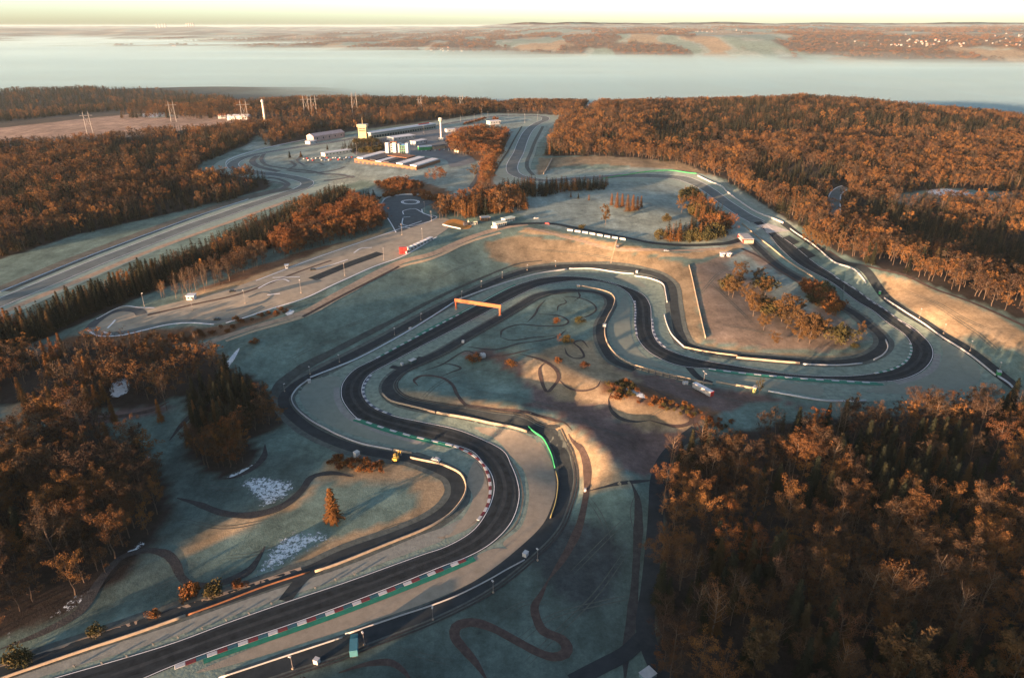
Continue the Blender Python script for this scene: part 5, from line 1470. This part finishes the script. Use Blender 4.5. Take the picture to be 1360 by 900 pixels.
hut((999, 522), (1003, 523), 2.5, 3.4, 'narrow yellow green ticket hut beside the roadside tree', mat('yellow_green', (.28, .30, .10), .8, .2, .6), M_PALE, 0, 1)
hut((302, 160), (330, 159), 20, 7, 'white farm buildings at the end of the ploughed field', M_WPAINT, M_ROOFW, 2.5, 4, name='farm_building')
hut((290, 158), (300, 157.5), 16, 6, 'small pale barn beside the white farm', M_WPAINT, M_TILE, 3, 1, name='farm_building')
# red container tower and row of white containers
o, L = faced((531.5, 337.5), (540, 337), 'red_container', 'red stacked container beside the kart circuit wall', 'container')
for z_ in (1.2, 3.85):
    bd = bar(o, 'box', (0, 1.3, z_), (6.0, 2.5, 2.6), M_RED)
    for q in range(9):
        bar(o, 'rib', (-2.7 + q * .67, .02, z_), (.22, .14, 2.3), M_RED, bd)
bar(o, 'door', (2.2, 0, 1.1), (1.0, .2, 2.0), M_WPAINT)
for i in range(7):
    p = np.array((544.5, 333)) + (np.array((571, 320.5)) - np.array((544.5, 333))) * i / 6
    hut(tuple(p), (p[0] + 3.6, p[1] - 1.7), 2.4, 2.4, 'white container in the row beside the red container', M_WPAINT, M_ROOFW, 0, 1, 'container', 'white_container', 'row of white containers')
# silver trailer with red end
o, L = faced((919, 516), (943, 527), 'silver_trailer', 'long silver trailer with red end parked below the debris fence', 'trailer')
bd = bar(o, 'body', (0, 1.3, 2.2), (L, 2.5, 2.7), M_STEEL)
bar(o, 'end_panel', (L / 2 + .06, 1.3, 2.2), (.14, 2.4, 2.6), M_RED)
bar(o, 'chassis', (0, 1.3, .7), (L * .95, 1.2, .3), M_DSTEEL)
for q in (-.38, -.28, .3, .38):
    for y_ in (.2, 2.4):
        b_ = MB(); b_.tube([(L * q, y_ - .15, .35), (L * q, y_ + .15, .35)], .5, .5, 12); b_.build('wheel', M_TYRE, o)
for q in range(12):
    bar(o, 'rib', (-L / 2 + L * (q + .5) / 12, .02, 2.2), (.12, .1, 2.5), M_WPAINT, bd)

# ---------------- vehicles
def truck(px, py, rz, label, cab, box, L=7.0, group=None):
    x, y, z = G(px, py)
    o = thing('truck', label, 'truck', (x, y, z + .2), rz, group)
    cb = bar(o, 'cab', (L / 2 - 1.0, 0, 1.6), (2.0, 2.3, 2.1), cab)
    bar(o, 'windscreen', (L / 2 + .02, 0, 2.05), (.1, 2.0, .9), M_GLASS, cb)
    for s_ in (-1, 1):
        bar(o, 'side_window', (L / 2 - .9, s_ * 1.16, 2.05), (1.1, .08, .8), M_GLASS, cb)
        bar(o, 'headlight', (L / 2 + .03, s_ * .85, .95), (.1, .35, .25), M_WPAINT, cb)
    bar(o, 'cargo_box', (-1.1, 0, 1.95), (L - 2.3, 2.4, 2.5), box)
    bar(o, 'chassis', (0, 0, .6), (L * .96, 1.1, .3), M_DSTEEL)
    for q in (-.32, .32):
        for s_ in (-1, 1):
            b_ = MB(); b_.tube([(L * q, s_ * 1.05 - .14, .45), (L * q, s_ * 1.05 + .14, .45)], .45, .45, 12); b_.build('wheel', M_TYRE, o)
    return o
truck(471, 862, R(100), 'teal lorry parked beside the lower infield service road', M_TEAL, mat('pale_teal_box', (.05, .16, .19), .5, .15, .6))
def car(px, py, rz, label, m_, group=None):
    x, y, z = G(px, py)
    o = thing('car', label, 'car', (x, y, z + .2), rz, group)
    b_ = MB()
    prof = [(-2.1, .35), (2.1, .35), (2.15, .8), (1.2, .95), (.55, 1.42), (-1.2, 1.45), (-1.9, .98), (-2.15, .85)]
    nv = len(prof); vs = [(x_, -.85, z_) for x_, z_ in prof] + [(x_, .85, z_) for x_, z_ in prof]
    b_.add(vs, [tuple(range(nv)), tuple(range(2 * nv - 1, nv - 1, -1))] + [(i, i + nv, (i + 1) % nv + nv, (i + 1) % nv) for i in range(nv)])
    bd = b_.build('body', m_, o)
    for s_ in (-1, 1):
        bar(o, 'side_window', (-.3, s_ * .86, 1.17), (1.9, .04, .34), M_GLASS, bd)
    bar(o, 'windscreen', (.9, 0, 1.2), (.5, 1.5, .3), M_GLASS, bd)
    for q in (-1.3, 1.3):
        for s_ in (-.8, .8):
            b_ = MB(); b_.tube([(q, s_ - .1, .3), (q, s_ + .1, .3)], .32, .32, 10); b_.build('wheel', M_TYRE, o)
    return o
M_CARS = [M_WPAINT, M_RED, mat('silver_car', (.40, .41, .42), .35, .1, 1, metal=.5), mat('black_car', (.02, .02, .022), .3, .1, 1), mat('blue_car', (.04, .09, .22), .35, .1, 1)]
CN = ['white', 'red', 'silver', 'black', 'blue']
for i in range(22):
    ci = [0, 1, 0, 2, 1, 0, 3, 2, 0, 4, 1][i % 11]
    t_ = i / 21
    car(405 + 62 * t_ + random.uniform(-1, 1), 214 - 1.5 * t_ + random.choice((0, -2.6)) + random.uniform(-.4, .4), random.choice((1.2, 1.4, 4.4)), CN[ci] + ' car in the car park left of the paddock hall', M_CARS[ci], 'cars in the paddock car park')
for i in range(7):
    ci = [0, 2, 3, 0, 1, 2, 0][i]
    car(560 + i * 6, 202 - i * .4 + random.uniform(-.5, .5), 1.5, CN[ci] + ' car among the service tents on the apron', M_CARS[ci], 'cars on the apron')
car(712, 291, .3, 'white car on the road behind the lit bank', M_CARS[0]); car(727, 298, 2.6, 'red car on the road behind the lit bank', M_CARS[1])
car(885, 334, .1, 'pale car on the dirt road of the lit bank', M_CARS[2]); car(579, 612, 2.7, 'white car beside the barrier of the lower bend', M_CARS[0])
truck(657, 304, 2.8, 'small white lorry beside the cream gate house', M_WPAINT, M_WPAINT, 5.5)
truck(620, 300, .5, 'dark lorry at the cottage behind the orange sand', M_CARS[3], M_ROOFD, 6)
car(309, 388, .5, 'black car on the upper edge of the kart circuit', M_CARS[3]); car(416, 359, .4, 'black car in the middle of the kart circuit', M_CARS[3]); car(289, 425, .2, 'black car on the lower lane of the kart circuit', M_CARS[3])
# digger at the hairpin barrier
x, y, z = G(526, 612)
o = thing('digger', 'yellow tracked digger parked at the left hairpin barrier', 'digger', (x, y, z + .2), R(75))
M_DIG = mat('digger_yellow', (.50, .30, .05), .6, .2, .6)
for s_ in (-1, 1):
    b_ = MB(); b_.box((0, s_ * .95, .45), (3.4, .5, .8)); b_.build('track_belt', M_TYRE, o)
bar(o, 'body', (-.3, 0, 1.4), (2.6, 2.2, 1.2), M_DIG)
cb = bar(o, 'cab', (.4, .55, 2.5), (1.3, 1.0, 1.4), M_DIG)
bar(o, 'window', (.4, .55, 2.6), (1.34, .9, .8), M_GLASS, cb)
b_ = MB(); b_.tube([(.9, -.3, 1.6), (2.6, -.3, 3.6), (4.4, -.3, 2.6)], .22, .18, 6); b_.build('boom', M_DIG, o)
b_ = MB(); b_.tube([(4.4, -.3, 2.6), (4.6, -.3, .9)], .18, .12, 6); b_.build('stick', M_DIG, o)
bar(o, 'bucket', (4.5, -.3, .5), (.9, .9, .8), M_DSTEEL)
# tyre stack beside infield, water tank, small site boxes
x, y, z = G(641, 474)
o = thing('water_tank', 'white round water tank beside the dark infield bush', 'tank', (x, y, z))
b_ = MB(); b_.lathe([(1.9, -.3), (1.95, 1.4), (1.7, 2.1), (.9, 2.6), (.1, 2.7)], n=16); b_.build('shell', M_WPAINT, o, True)
b_ = MB(); b_.lathe([(.35, 2.6), (.35, 2.85)], n=10); b_.build('lid', M_DSTEEL, o)
def small_box(px, py, d_, m_, label, cat, name, group=None):
    x, y, z = G(px, py)
    o = thing(name, label, cat, (x, y, z), random.uniform(0, 3), group)
    bar(o, 'body', (0, 0, d_[2] / 2 - .1), d_, m_)
    bar(o, 'lid', (0, 0, d_[2] - .02), (d_[0] * 1.08, d_[1] * 1.08, .12), M_WPAINT)
small_box(474, 606, (2.2, 2.0, 2.6), M_WPAINT, 'white marshal cabin above the left hairpin barrier', 'cabin', 'marshal_cabin')
small_box(421, 880, (1.6, 1.4, 1.8), M_WPAINT, 'white generator box in the ruts of the lower infield', 'box', 'generator_box')
small_box(698, 738, (2.0, 1.6, 1.8), M_WPAINT, 'white marshal box at the end of the long thin rail', 'cabin', 'marshal_box')
small_box(534, 485, (1.4, 1.2, 1.5), M_WPAINT, 'white marshal box on the crossing by the left hairpin', 'cabin', 'marshal_box')
small_box(548, 482, (4.0, 2.4, 2.2), mat('dark_green_tarp', (.03, .06, .06), .8, .3, .5), 'dark green covered trailer on the crossing by the left hairpin', 'trailer', 'covered_trailer')
small_box(615, 455, (1.4, 1.2, 1.6), M_WPAINT, 'white marshal box beside the shaded infield road', 'cabin', 'marshal_box')
small_box(411, 508, (1.6, 1.5, 1.9), M_WPAINT, 'white marshal box at the start of the long white barrier', 'cabin', 'marshal_box')
small_box(545, 438, (1.4, 1.4, 1.6), M_WPAINT, 'white marshal box on the barrier at the bank foot', 'cabin', 'marshal_box')
small_box(803, 434, (2.0, 1.6, 2.0), M_WPAINT, 'white marshal box between the two tan esses barriers', 'cabin', 'marshal_box')
small_box(846, 362, (1.6, 1.4, 1.8), M_WPAINT, 'white marshal box at the joint of the white barriers', 'cabin', 'marshal_box')
small_box(768, 381, (2.2, 1.6, 1.6), M_WALL, 'tan tyre bundle at the head of the infield barrier', 'tyre bundle', 'tyre_bundle')
small_box(777, 652, (1.1, .9, 1.3), M_WPAINT, 'white utility box at the corner of the shaded meadow', 'box', 'utility_box')
small_box(880, 637, (.9, .9, 1.8), M_WPAINT, 'white gate pillar beside the access road', 'pillar', 'gate_pillar')
small_box(1326, 497, (3.2, 2.0, 2.0), M_GREENP, 'green recovery container at the tip of the right gravel trap', 'container', 'recovery_container')
small_box(860, 898, (4.0, 3.2, 1.6), mat('pale_teal_cover', (.16, .25, .27), .6, .2, .8), 'pale teal covered pump house beside the fork of the access road', 'pump house', 'pump_house')
small_box(1168, 390, (1.6, 1.4, 2.0), M_GREENP, 'green marshal box on the straight barrier', 'cabin', 'marshal_box')
small_box(910, 510, (2.6, 1.6, 1.4), M_WPAINT, 'white flatbed beside the silver trailer', 'trailer', 'flatbed_trailer')
small_box(820, 329, (2.4, 1.8, 1.8), M_ROOFD, 'dark pump box at the bottom of the bank stairs', 'box', 'pump_box')
# stairs down the lit bank
c = path('820,317 816,330 811,350', 1.2)
o = thing('bank_stairs', 'narrow concrete stairs down the lit grass bank', 'stairs', (c[0][0], c[0][1], Zs(*c[0])))
ol = Vector(o.location)
sm = MB(); sm.box((0, 0, .05), (1.1, 1.3, .3)); sm = sm.mesh('step'); sm.materials.append(M_DIRTRD)
for i in range(len(c) - 1):
    q = link('step', sm, None, o); q.location = Vector((c[i][0], c[i][1], Zs(*c[i]))) - ol; q.rotation_euler[2] = math.atan2(c[i + 1][1] - c[i][1], c[i + 1][0] - c[i][0])

# ---------------- pylons on the hill behind
def pylon(px, py, h, label, group='power pylons behind the circuit'):
    x, y, z = G(px, py)
    o = thing('power_pylon', label, 'pylon', (x, y, z), .5, group)
    for s_ in (-1, 1):
        b_ = MB()
        b_.tube([(s_ * h * .13, 0, -1), (s_ * h * .11, 0, h)], .5, .35, 5); b_.build('leg', M_POLE, o)
        b_ = MB(); b_.tube([(s_ * h * .11, 0, h), (s_ * h * .11, 0, h * 1.08)], .4, .15, 4); b_.build('peak', M_POLE, o)
    b_ = MB(); b_.tube([(-h * .27, 0, h * .86), (h * .27, 0, h * .86)], .5, .5, 5); b_.build('crossarm', M_POLE, o)
    for s_ in (-1, 1):
        b_ = MB(); b_.tube([(s_ * -h * .12, 0, h * .35), (s_ * h * .115, 0, h * .84)], .3, .3, 4); b_.build('brace', M_POLE, o)
for i, (p, h) in enumerate((((327, 167), 40), ((408, 155), 36), ((418, 155), 36), ((472, 153), 40), ((558, 148), 26), ((613, 144), 26), ((231, 162), 34), ((120, 178), 34))):
    pylon(*p, h, 'twin legged power pylon above the woods behind the start straight')
x, y, z = G(353, 168)
o = thing('water_tower', 'slim tan chimney mast beside the pylon on the hill', 'mast', (x, y, z))
b_ = MB(); b_.lathe([(2.6, -1), (1.8, 20), (1.5, 40)], n=10); b_.build('shaft', M_CREAM, o, True)
b_ = MB(); b_.lathe([(2.4, 39), (2.6, 42), (1.0, 44)], n=10); b_.build('cap', M_PALE, o)

# ---------------- far country: villages and the power station on the horizon
M_VH = mat('village_plaster', (.20, .19, .175), .9, .15, .01)
hm = []
for wm, rm in ((M_VH, M_TILE), (M_VH, M_ROOFD), (M_VH, M_VH)):
    b_ = MB(); b_.box((0, 0, 4), (16, 11, 10)); b_.cur = 1; b_.gable((0, 0, 9), (16, 11), 6)
    q = b_.mesh('village_house'); q.materials.append(wm); q.materials.append(rm); hm.append(q)
def village(cx, cy, sx, sy, n_, where, seed):
    rnd = random.Random(seed)
    for i in range(n_):
        px, py = rnd.gauss(cx, sx), rnd.gauss(cy, sy)
        x, y, z = G(px, max(41, py))
        if math.hypot(x, y) > 30000:
            continue
        o = bpy.data.objects.new('village_house', rnd.choice(hm)); COL.objects.link(o)
        s_ = rnd.uniform(.55, 1.0)
        o.location = (x, y, z); o.rotation_euler[2] = rnd.uniform(-.6, .6); o.scale = (s_, s_, s_)
        tag(o, 'pale house of the far village ' + where, 'house', 'houses of the village ' + where)
village(1225, 58, 40, 3.0, 42, 'on the right hill beyond the fog', 1)
village(1340, 55, 16, 3.5, 22, 'at the right edge beyond the fog', 2)
village(930, 44, 26, 1.6, 26, 'on the distant ridge', 3)
village(610, 45, 16, 1.6, 14, 'on the middle ridge beyond the fog', 4)
village(420, 51, 24, 1.4, 20, 'on the left ridge beyond the fog', 5)
village(580, 68, 16, 1.5, 12, 'at the fog shore', 6)
village(235, 62, 16, 1.2, 10, 'on the island of land in the fog', 7)
village(45, 69, 16, 1.0, 10, 'on the far left spit above the fog', 8)
ctm = MB(); ctm.lathe([(40, -60), (36, 10), (25, 70), (22, 100), (24, 115)], n=16)
ctm = ctm.mesh('cooling_tower'); ctm.materials.append(mat('weathered_concrete', (.22, .22, .215), .9, .1, .01))
for px in (208, 212, 216, 219.5, 248, 251, 254, 257):
    D = 26000
    x = (px - 680) / FPX * D * CP
    o = bpy.data.objects.new('cooling_tower', ctm); COL.objects.link(o)
    o.location = (x, D, Zs(x, D)); o.scale = (1, 1, 1.0)
    tag(o, 'pale cooling tower of the power station on the horizon', 'cooling tower', 'cooling towers on the horizon')

# ---------------- trees that stand alone
def solo(key, px, py, h, label, group=None, wide=1.0, lean=0.0, name=None):
    x, y, z = G(px, py)
    return plant(key, x, y, h, label, group, name, wide=wide, lean=lean)
solo('larch', 443, 692, 16, 'tall orange larch beside the trail above the lower bend', wide=1.3)
solo('obush', 281, 789, 6.5, 'round olive tree on the lower service road verge', wide=1.1)
solo('obush', 131, 841, 5, 'small round olive bush at the end of the red hedge', wide=1.1)
solo('obush', 18, 882, 7, 'spreading olive tree at the foot of the left wood', wide=1.1)
solo('obush', 36, 878, 5.5, 'dark olive bush beside the spreading olive tree', wide=1.2)
solo('olive', 1008, 524, 9, 'slender yellow green roadside tree below the right hairpin', wide=.6)
solo('obush', 754, 454, 6, 'round golden shrub on the motocross hills', wide=1.2)
solo('rust', 742, 457, 7, 'slender orange tree on the motocross hills', wide=.6)
solo('obush', 770, 428, 5.5, 'rounded olive shrub inside the infield loop', wide=1.3)
solo('bush', 680, 487, 5.5, 'bright orange shrub at the shade edge of the infield', wide=1.4)
solo('bush', 629, 480, 6.5, 'dark bush beside the white water tank', wide=1.3)
solo('bush', 742, 482, 4, 'low orange shrub on the first motocross hill', wide=1.5)
solo('bush', 776, 488, 4, 'low orange shrub on the second motocross hill', wide=1.5)
solo('bush', 738, 428, 4, 'dark red shrub inside the infield loop', wide=1.5)
solo('bush', 819, 530, 4.5, 'orange shrub at the end of the dirt mound', wide=1.4)
solo('bush', 338, 456, 4, 'dark red shrub at the end of the crest dirt road', wide=1.4)
solo('bush', 318, 779, 4, 'red shrub beside the lower service road', wide=1.3)
solo('sparse', 222, 545, 20, 'tall pale dead trunk above the frosted field', wide=.6)
solo('larch', 214, 560, 13, 'orange larch beside the tall pale dead trunk', wide=.8)
solo('larch', 260, 556, 11, 'narrow orange larch at the dark clump', wide=.7)
solo('sparse', 165, 482, 15, 'leaning pale trunk below the kart circuit', wide=.6, lean=.2)
solo('larch', 152, 560, 13, 'bright larch overhanging the dirt lane', wide=.9)
solo('larch', 146, 592, 13, 'orange larch at the edge of the left wood', wide=.8)
solo('larch', 98, 585, 11, 'orange larch behind the dirt lane', wide=.8)
solo('spruce', 182, 596, 12, 'dark green spruce at the corner of the left wood', wide=1.1)
for p, h, w_ in (((37, 546), 12, 1.2), ((52, 545), 11, 1.1), ((30, 530), 13, 1.0), ((70, 543), 13, 1.2), ((82, 536), 12, 1.2), ((92, 532), 13, 1.0), ((118, 540), 13, 1.3), ((130, 538), 12, 1.2), ((140, 532), 12, 1.0), ((120, 500), 11, .9)):
    solo('larch', *p, h, 'bright orange larch in the group along the dirt lane', 'larches along the dirt lane', wide=w_)
PT = 'golden brown young tree scattered on the plateau'
for p, h in (((973, 395), 9), ((982, 372), 9), ((965, 382), 8), ((1000, 420), 9), ((1012, 385), 9), ((1006, 378), 8), ((1028, 419), 9), ((1038, 427), 11), ((1014, 438), 7), ((1055, 420), 9), ((1062, 440), 9), ((1075, 456), 9), ((1081, 450), 10), ((1060, 454), 8), ((1117, 456), 9), ((1029, 458), 5), ((990, 400), 7), ((1045, 436), 7), ((1088, 446), 8), ((968, 392), 8), ((978, 385), 8), ((1004, 412), 8), ((1016, 392), 8), ((1022, 412), 8), ((1050, 428), 9), ((1070, 446), 9), ((1078, 438), 8)):
    solo(random.choice(('young', 'young', 'young', 'obush')), *p, h * 1.5, PT, 'young trees on the plateau', wide=1.35)
solo('young', 1142, 448, 9, 'red brown tree inside the right hairpin', wide=1.0)
solo('obush', 1136, 461, 4, 'yellow green shrub inside the right hairpin', wide=1.4)
solo('obush', 1078, 402, 10, 'dark green bushy tree beside the right straight', wide=1.3)
CG = 'orange conifer in the copse on the frosted meadow'
for p, h in (((819, 276), 10), ((826, 275), 9), ((833, 281), 11), ((840, 281), 11), ((846, 279), 9), ((851, 276), 8), ((812, 273), 8)):
    solo('larch', *p, h * 1.5, CG, 'meadow copse', wide=1.1)
solo('young', 804, 299, 18, 'tall brown tree on the frosted meadow', wide=.8)
solo('obush', 884, 294, 9, 'round green conifer on the frosted meadow', wide=1.0)
solo('young', 905, 282, 15, 'spreading tan tree near the inner belt', wide=1.2)
solo('larch', 782, 266, 6, 'small orange conifer below the dark belt', wide=1.1); solo('spruce', 768, 264, 6, 'small dark spruce below the dark belt', wide=1.3); solo('larch', 758, 262, 6, 'larch beside the small dark spruce', wide=1.1)
solo('obush', 772, 303, 5, 'little shrub at the start of the white panels', wide=1.3)
solo('young', 630, 236, 14, 'lone pale brown tree on the paddock meadow', wide=1.2)
solo('spruce', 385, 210, 9, 'dark spruce on the handling course', wide=1.5); solo('spruce', 400, 209, 8, 'second dark spruce on the handling course', wide=1.5); solo('spruce', 435, 199, 7, 'small dark spruce beside the start straight', wide=1.4)
solo('bush', 658, 160, 9, 'red brown tree behind the medical building', wide=1.3)
for i in range(9):
    solo('bush', 618 + i * 3.2, 166 - i * .9, 6, 'russet tree in the short row of the far loop', 'row in the far loop', wide=1.2)
HS = 'rounded yellow brown conifer at the wood edge beyond the right straight'
for p in ((1068, 322), (1076, 326), (1083, 330), (1090, 332), (1097, 333)):
    solo('young', *p, 14, HS, 'wood edge conifers', wide=.8)
SH = 'pale bare tree catching the sun in the dark wood'
for p, h in (((1150, 812), 17), ((1172, 822), 20), ((1192, 830), 19), ((1222, 810), 16), ((1238, 800), 18), ((1262, 850), 19), ((1275, 800), 17), ((945, 845), 18), ((978, 815), 15), ((1110, 718), 15), ((1180, 715), 16), ((975, 650), 14), ((1046, 672), 13), ((1300, 815), 16)):
    solo('sparse', *p, h * 1.15, SH, 'sunlit bare trees of the dark wood', wide=.95)
for p, h in (((1198, 920), 20), ((1180, 915), 19), ((1335, 925), 20), ((1000, 900), 17), ((1010, 880), 16)):
    solo('young', *p, h, 'tall tan crowned tree standing clear of the dark wood', 'tan crowned trees of the dark wood', wide=1.0)

# ================================================================== AIR
def volume(name, density, col, aniso=0.0):
    m = bpy.data.materials.new(name); m.use_nodes = True
    nt = m.node_tree; nt.nodes.clear()
    o = nt.nodes.new('ShaderNodeOutputMaterial'); v = nt.nodes.new('ShaderNodeVolumePrincipled')
    v.inputs['Color'].default_value = (*col, 1); v.inputs['Density'].default_value = density; v.inputs['Anisotropy'].default_value = aniso
    nt.links.new(v.outputs[0], o.inputs['Volume'])
    return m
# fog lying in the valley: a closed body whose uneven top hills stick out of
fx = np.concatenate([np.linspace(-40000, -9000, 14), np.linspace(-8000, 8000, 60), np.linspace(9000, 40000, 14)])
fy = np.concatenate([np.linspace(1750, 9000, 60), np.linspace(9500, 44000, 50)])
FX_, FY_ = np.meshgrid(fx, fy)
top = -58 + (fbm(FX_ / 2600 + 3, FY_ / 700 + 5, 4) - .5) * 40 + (fbm(FX_ / 700, FY_ / 260, 2) - .5) * 8
bot = np.full_like(top, -135.0)
nxf, nyf = len(fx), len(fy); nf = top.size
V = np.concatenate([np.stack([FX_.ravel(), FY_.ravel(), top.ravel()], 1), np.stack([FX_.ravel(), FY_.ravel(), bot.ravel()], 1)])
ii, jj = np.meshgrid(np.arange(nxf - 1), np.arange(nyf - 1)); a = (jj * nxf + ii).ravel()
Fq = [np.stack([a, a + 1, a + nxf + 1, a + nxf], 1), np.stack([a + nxf, a + nxf + 1, a + 1, a], 1) + nf]
def side(ids):
    ids = np.array(ids); return np.stack([ids[:-1], ids[:-1] + nf, ids[1:] + nf, ids[1:]], 1)
Fq += [side(np.arange(nxf)), side((nyf - 1) * nxf + np.arange(nxf)[::-1]), side((np.arange(nyf) * nxf)[::-1]), side(np.arange(nyf) * nxf + nxf - 1)]
link('valley_fog', np_mesh('valley_fog', V, np.concatenate(Fq)), volume('valley_fog',   .0018, (.31, .50, .57)), kind='stuff', label='pale fog filling the valley behind the circuit')
# a thinner veil above the dense fog softens its shores
top2 = top + 26 + (fbm(FX_ / 1800 + 13, FY_ / 900 + 2, 3) - .5) * 34
V2 = np.concatenate([np.stack([FX_.ravel(), FY_.ravel(), top2.ravel()], 1), np.stack([FX_.ravel(), FY_.ravel(), (bot - 4).ravel()], 1)])
link('valley_mist', np_mesh('valley_mist', V2, np.concatenate(Fq)), volume('valley_mist', .00035, (.33, .50, .56)), kind='stuff', label='thin mist veil drifting above the valley fog')
hz = MB(); hz.box((0, 20000, (-190 + 190) / 2), (84500 + 1000, 52500, 380))
link('haze', hz.mesh('haze'), volume('haze', 2.0e-5, (.48, .62, .68)), kind='stuff', label='thin morning haze over the whole landscape')
